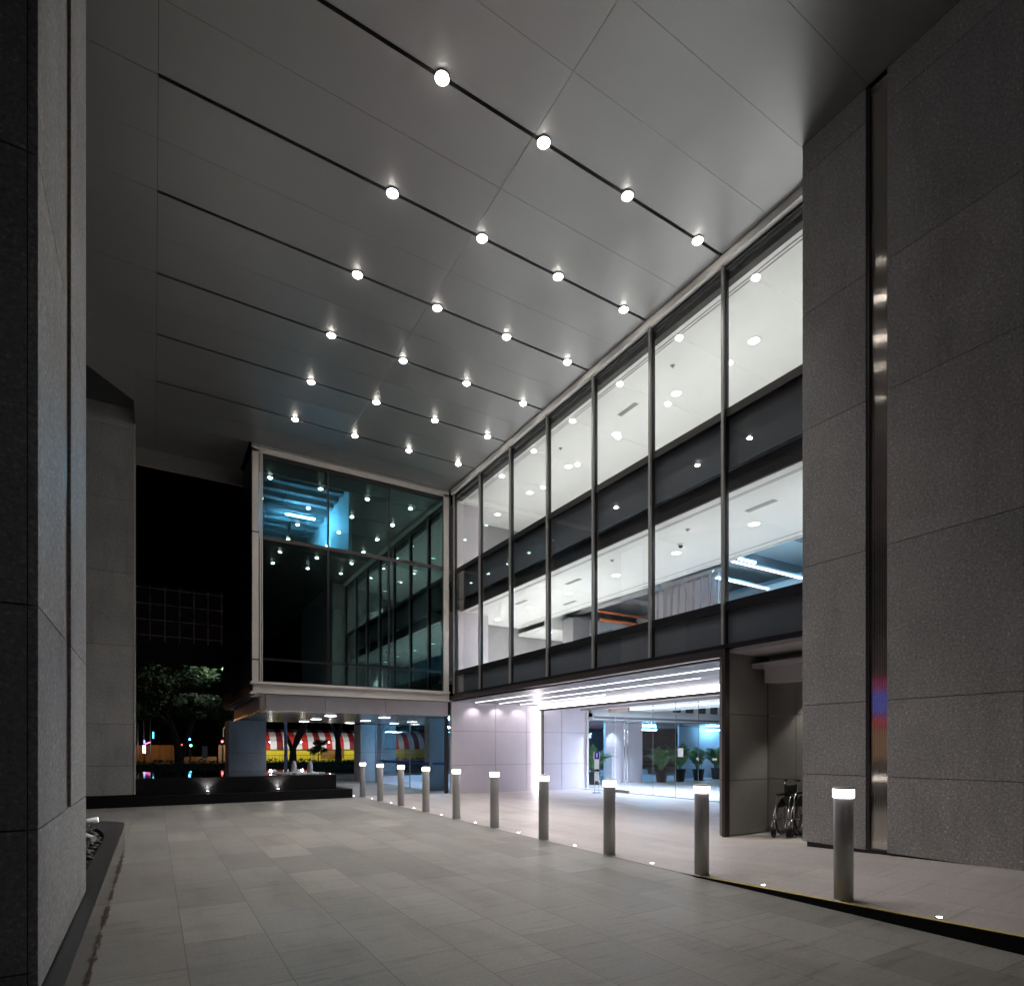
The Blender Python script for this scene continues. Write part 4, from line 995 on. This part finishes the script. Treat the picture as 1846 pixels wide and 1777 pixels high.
# sodium lit hoardings, lamps, signals
M['hoard'] = pbr('plywood_hoarding', (0.42, 0.24, 0.10), 0.8, var=0.2, scale=1.5)
for (x0, x1, z1, lab) in ((-4.0, 1.55, 1.75, 'tall orange lit hoarding left of the forked tree'), (2.3, 4.9, 0.72, 'low orange lit hoarding beside the signals'), (5.05, 7.6, 1.8, 'tall orange lit hoarding beside the squat stone pier')):
    t = thing('hoarding', lab, 'hoarding', (x0, 60, 0), group='site hoardings along the street')
    MB().box(0, x1-x0, 0, 0.06, 0.05, z1).build('board', M['hoard'], t)
    for k in range(int((x1-x0)/0.9)+1): MB().box(k*0.9, k*0.9+0.05, -0.05, -0.002, 0.05, z1).build('batten', M['hoard'], t)
def street_lamp(x, y, hgt, lab, power, bulb):
    t = thing('street_lamp', lab, 'street lamp', (x, y, 0), group='sodium street lamps')
    MB().tube([(0,0,0), (0,0,hgt*0.94), (0.25,0,hgt), (0.5,0,hgt)], [0.07, 0.05, 0.04, 0.035]).build('pole', M['mull'], t)
    MB().box(0.4, 0.75, -0.09, 0.09, hgt-0.04, hgt+0.05).build('lamp_head', M['mull'], t)
    MB().lathe([(0.001, -0.12), (bulb*0.7, -0.08), (bulb, 0.0)], (0.58, 0, hgt-0.04), 14).build('glass_bowl', emit('sodium_glow', (1.0, 0.55, 0.18), 25), t)
    lamp('lamp', 'POINT', power, (1.0, 0.50, 0.15), t, (0.58, 0, hgt-0.3), radius=0.12)
street_lamp(-1.7, 57, 4.0, 'sodium street lamp beside the far pier, lower of the pair', 110, 0.15)
street_lamp(-3.2, 72, 6.0, 'sodium street lamp beside the far pier, higher of the pair', 300, 0.17)
street_lamp(5.2, 57.5, 3.4, 'sodium street lamp above the tall hoarding at the squat pier', 28, 0.08)
t = thing('added_lamp_on_post', 'slim lilac steel post behind the pond jets with an added unseen lamp', 'street lamp', (5.97, 33, 0))
MB().tube([(0,0,0), (0,0,5.2)], [0.085, 0.075], 14).build('pole', pbr('lilac_steel', (0.4, 0.38, 0.6), 0.3, 0.3), t)
MB().lathe([(0.05, 0), (0.28, 0.05), (0.28, 0.10), (0.03, 0.16)], (0,0,5.2), 16).build('lamp_head', M['mull'], t)
lamp('lamp', 'POINT', 380, (0.92, 0.95, 1.0), t, (0, 0, 5.05), radius=0.12)  # lamp and head added atop the post, hidden by the soffit, lighting the hedge
t = thing('added_lamp_on_post', 'added lamp on a post behind the viewer, lifting the near pier front', 'street lamp', (-3.5, -13, 0))
MB().tube([(0,0,0), (0,0,6)], [0.08, 0.06], 12).build('pole', M['mull'], t)
MB().lathe([(0.05, 0), (0.28, 0.05), (0.28, 0.10), (0.03, 0.16)], (0,0,6), 16).build('lamp_head', M['mull'], t)
lamp('lamp', 'POINT', 420, (0.85, 0.88, 1.0), t, (0, 0, 5.8), radius=0.12)  # unseen lamp added behind the camera to lift the near left pier's front
t = thing('flood_lamp', 'small white floodlight on a pole shining into the tree bough', 'floodlight', (4.4, 43.6, 0))
MB().tube([(0,0,0), (0,0,7.0)], 0.03).build('pole', M['black'], t)
MB().box(-0.09, 0.05, -0.06, 0.06, 6.98, 7.08).build('lamp_head', emit('flood_glow', (0.9, 1, 0.95), 3), t)
lamp('lamp', 'SPOT', 300, (0.93, 1.0, 0.93), t, (-0.15, 0, 6.98), (0, R(78), R(-25)), 0.05, 140, 1.0)
def signal(x, y, z, col, lab):
    t = thing('traffic_signal', lab, 'traffic light', (x, y, 0), group='signals across the street')
    MB().tube([(0,0,0), (0,0,z-0.2)], 0.035).build('pole', M['black'], t)
    MB().box(-0.14, 0.14, -0.08, 0.08, z-0.3, z+0.4).build('housing', M['black'], t)
    o = MB().lathe([(0.001, 0), (0.085, 0)], n=14).build('lens', emit('signal_' + lab.split()[0], col, 16), t)
    o.matrix_local = Matrix.Translation((0, -0.086, z)) @ Matrix.Rotation(R(90), 4, 'X')
signal(1.95, 55, 1.72, (1.0, 0.05, 0.05), 'red traffic signal beside the forked tree')
signal(2.6, 55, 1.70, (0.1, 1.0, 0.45), 'green traffic signal beside the forked tree')
signal(2.55, 56, 2.22, (0.1, 0.3, 1.0), 'blue signal lamp above the green one')
signal(5.0, 56, 2.05, (1.0, 0.08, 0.08), 'pink signal lamp by the squat stone pier')
for k, (x, z) in enumerate(((0.35, 3.1), (0.78, 3.4), (-0.05, 2.9))):
    t = thing('flag_pole', 'thin bare pole at the street, %s' % ['the middle of three', 'the tallest of three', 'the shortest of three'][k], 'pole', (x - 1.0, 55, 0), group='thin poles at the street')
    MB().tube([(0,0,0), (0,0,z*1.15)], [0.035, 0.02]).build('shaft', M['champ'], t)
    MB().lathe([(0.03, 0), (0.03, 0.03), (0.001, 0.06)], (0,0,z*1.15), 10).build('cap', M['champ'], t)
t = thing('neon_sign', 'small lit sign with a white upright bar and blue and pink lights', 'sign', (-0.62, 54, 0))
MB().tube([(0,0,0), (0,0,1.2)], 0.04).build('post', M['black'], t)
MB().box(-0.09, 0.09, -0.05, 0.05, 1.1, 1.7).build('light_bar', emit('neon_white', (0.75, 0.85, 1.0), 5), t)
MB().box(-0.04, 0.06, -0.05, 0.05, 1.85, 2.1).build('light_bar', emit('neon_blue', (0.15, 0.2, 1.0), 5), t)
MB().tube([(0.05, 0, 1.8), (0.4, 0, 1.95)], 0.045).build('light_bar', emit('neon_pink', (1.0, 0.2, 0.5), 3), t)
MB().box(0.55, 0.65, -0.05, 0.05, 2.25, 2.75).build('light_bar', emit('neon_cyan', (0.1, 0.75, 1.0), 4), t)
t = thing('notice_board', 'small pale grey board on two posts across the street', 'sign', (3.55, 54, 0))
MB().box(-0.2, 0.2, 0, 0.04, 0.7, 1.65).build('board', M['lav'], t)
MB().box(-0.15, -0.1, 0, 0.04, 0, 0.7).box(0.1, 0.15, 0, 0.04, 0, 0.7).build('posts', M['mull'], t)

# distant office block with a pale frame lattice
t = thing('tower_block', 'dim distant block with a pale grid of balconies against the night sky', 'building', (4, 110, 0))
M['farwall'] = pbr('far_wall', (0.05, 0.05, 0.055), 0.8); M['farframe'] = pbr('far_frame', (0.55, 0.52, 0.6), 0.7, var=0.8, scale=0.5)
MB().box(-7, 6.5, 0.4, 14, 0, 27.5).build('wall', M['farwall'], t)
b = MB()
for k in range(7): b.box(-6.6 + k*2.05, -6.45 + k*2.05, 0.0, 0.38, 18.5, 27.2)
for k in range(4): b.box(-6.6, 6.2, 0.1, 0.38, 19.3 + 2.5*k, 19.42 + 2.5*k)
b.build('balcony_frame', M['farframe'], t)
lamp('lamp', 'SPOT', 38, (0.75, 0.7, 1.0), t, (-2, -9, 16), (R(120), 0, 0), 0.5, 120, 0.8)  # added spot with no fitting, lifts the pale lattice out of the dark

# car behind the lobby glass
cx_, cy_ = 27.2, 36.2
car = thing('parked_car', 'dark parked car with a full width red tail lamp behind the lobby palms', 'car', (cx_, cy_, -0.05))
b = MB(); b.box(-0.9, 0.9, -2.2, 2.2, 0.28, 0.95); b.box(-0.78, 0.78, -1.7, 0.9, 0.95, 1.48)
bevel(b.build('body', pbr('car_paint', (0.02, 0.02, 0.025), 0.2, 0.3), car), 0.12, 3)
MB().box(-0.68, 0.68, -1.72, -1.70, 1.02, 1.40).build('rear_window', M['black'], car)
MB().box(-0.82, 0.82, -2.225, -2.2, 0.78, 0.87).build('tail_light', emit('tail_red', (1.0, 0.06, 0.04), 5), car)
for sx in (-0.82, 0.82):
    for sy in (-1.35, 1.4):
        wh = MB().tube([(sx-0.1, sy, 0.32), (sx+0.1, sy, 0.32)], 0.32, 20).build('wheel', M['black'], car)
        MB().tube([(sx-0.11, sy, 0.32), (sx+0.11, sy, 0.32)], 0.2, 16).build('rim', M['mull'], wh)
# building across the street with a strip of lit windows
t = thing('lit_building', 'low dark building across the street with rows of small lit windows', 'building', (46, 66, 0))
MB().box(-14, 16, 0.1, 8, 0, 5.2).build('wall', M['farwall'], t)
for k in range(14):
    if k in (3, 9): continue
    MB().box(-6 + k*0.95, -5.4 + k*0.95, 0.05, 0.095, 2.9, 3.5).build('window', emit('far_window', (0.75, 0.85, 1.0), 0.7 + 0.5*((k*7) % 3)), t)

t = thing('assumed_shop', 'assumed unseen shop across the side street, blue and red glow added for steel reflections', 'shop', (-40, 30, 0))  # unseen shop added so its coloured glow reflects in the pier's steel channel
MB().box(-6, -0.2, -16, 16, 0, 11).build('wall', M['farwall'], t)
MB().box(-0.15, 0, -13, 13, 4.6, 6.6).build('assumed_sign', emit('assumed_blue_glow', (0.12, 0.2, 1.0), 0.9), t)
MB().box(-0.15, 0, -13, 13, 7.0, 7.3).build('assumed_light_line', emit('assumed_red_glow', (1.0, 0.05, 0.08), 1.5), t)
MB().box(-0.15, 0, -13, 13, 3.7, 4.0).build('assumed_light_line', emit('assumed_red_glow_low', (1.0, 0.08, 0.06), 2.0), t)
MB().box(-0.15, 0, -13, 13, 0.4, 3.2).build('assumed_window', emit('assumed_warm_glow', (1.0, 0.6, 0.35), 0.35), t)
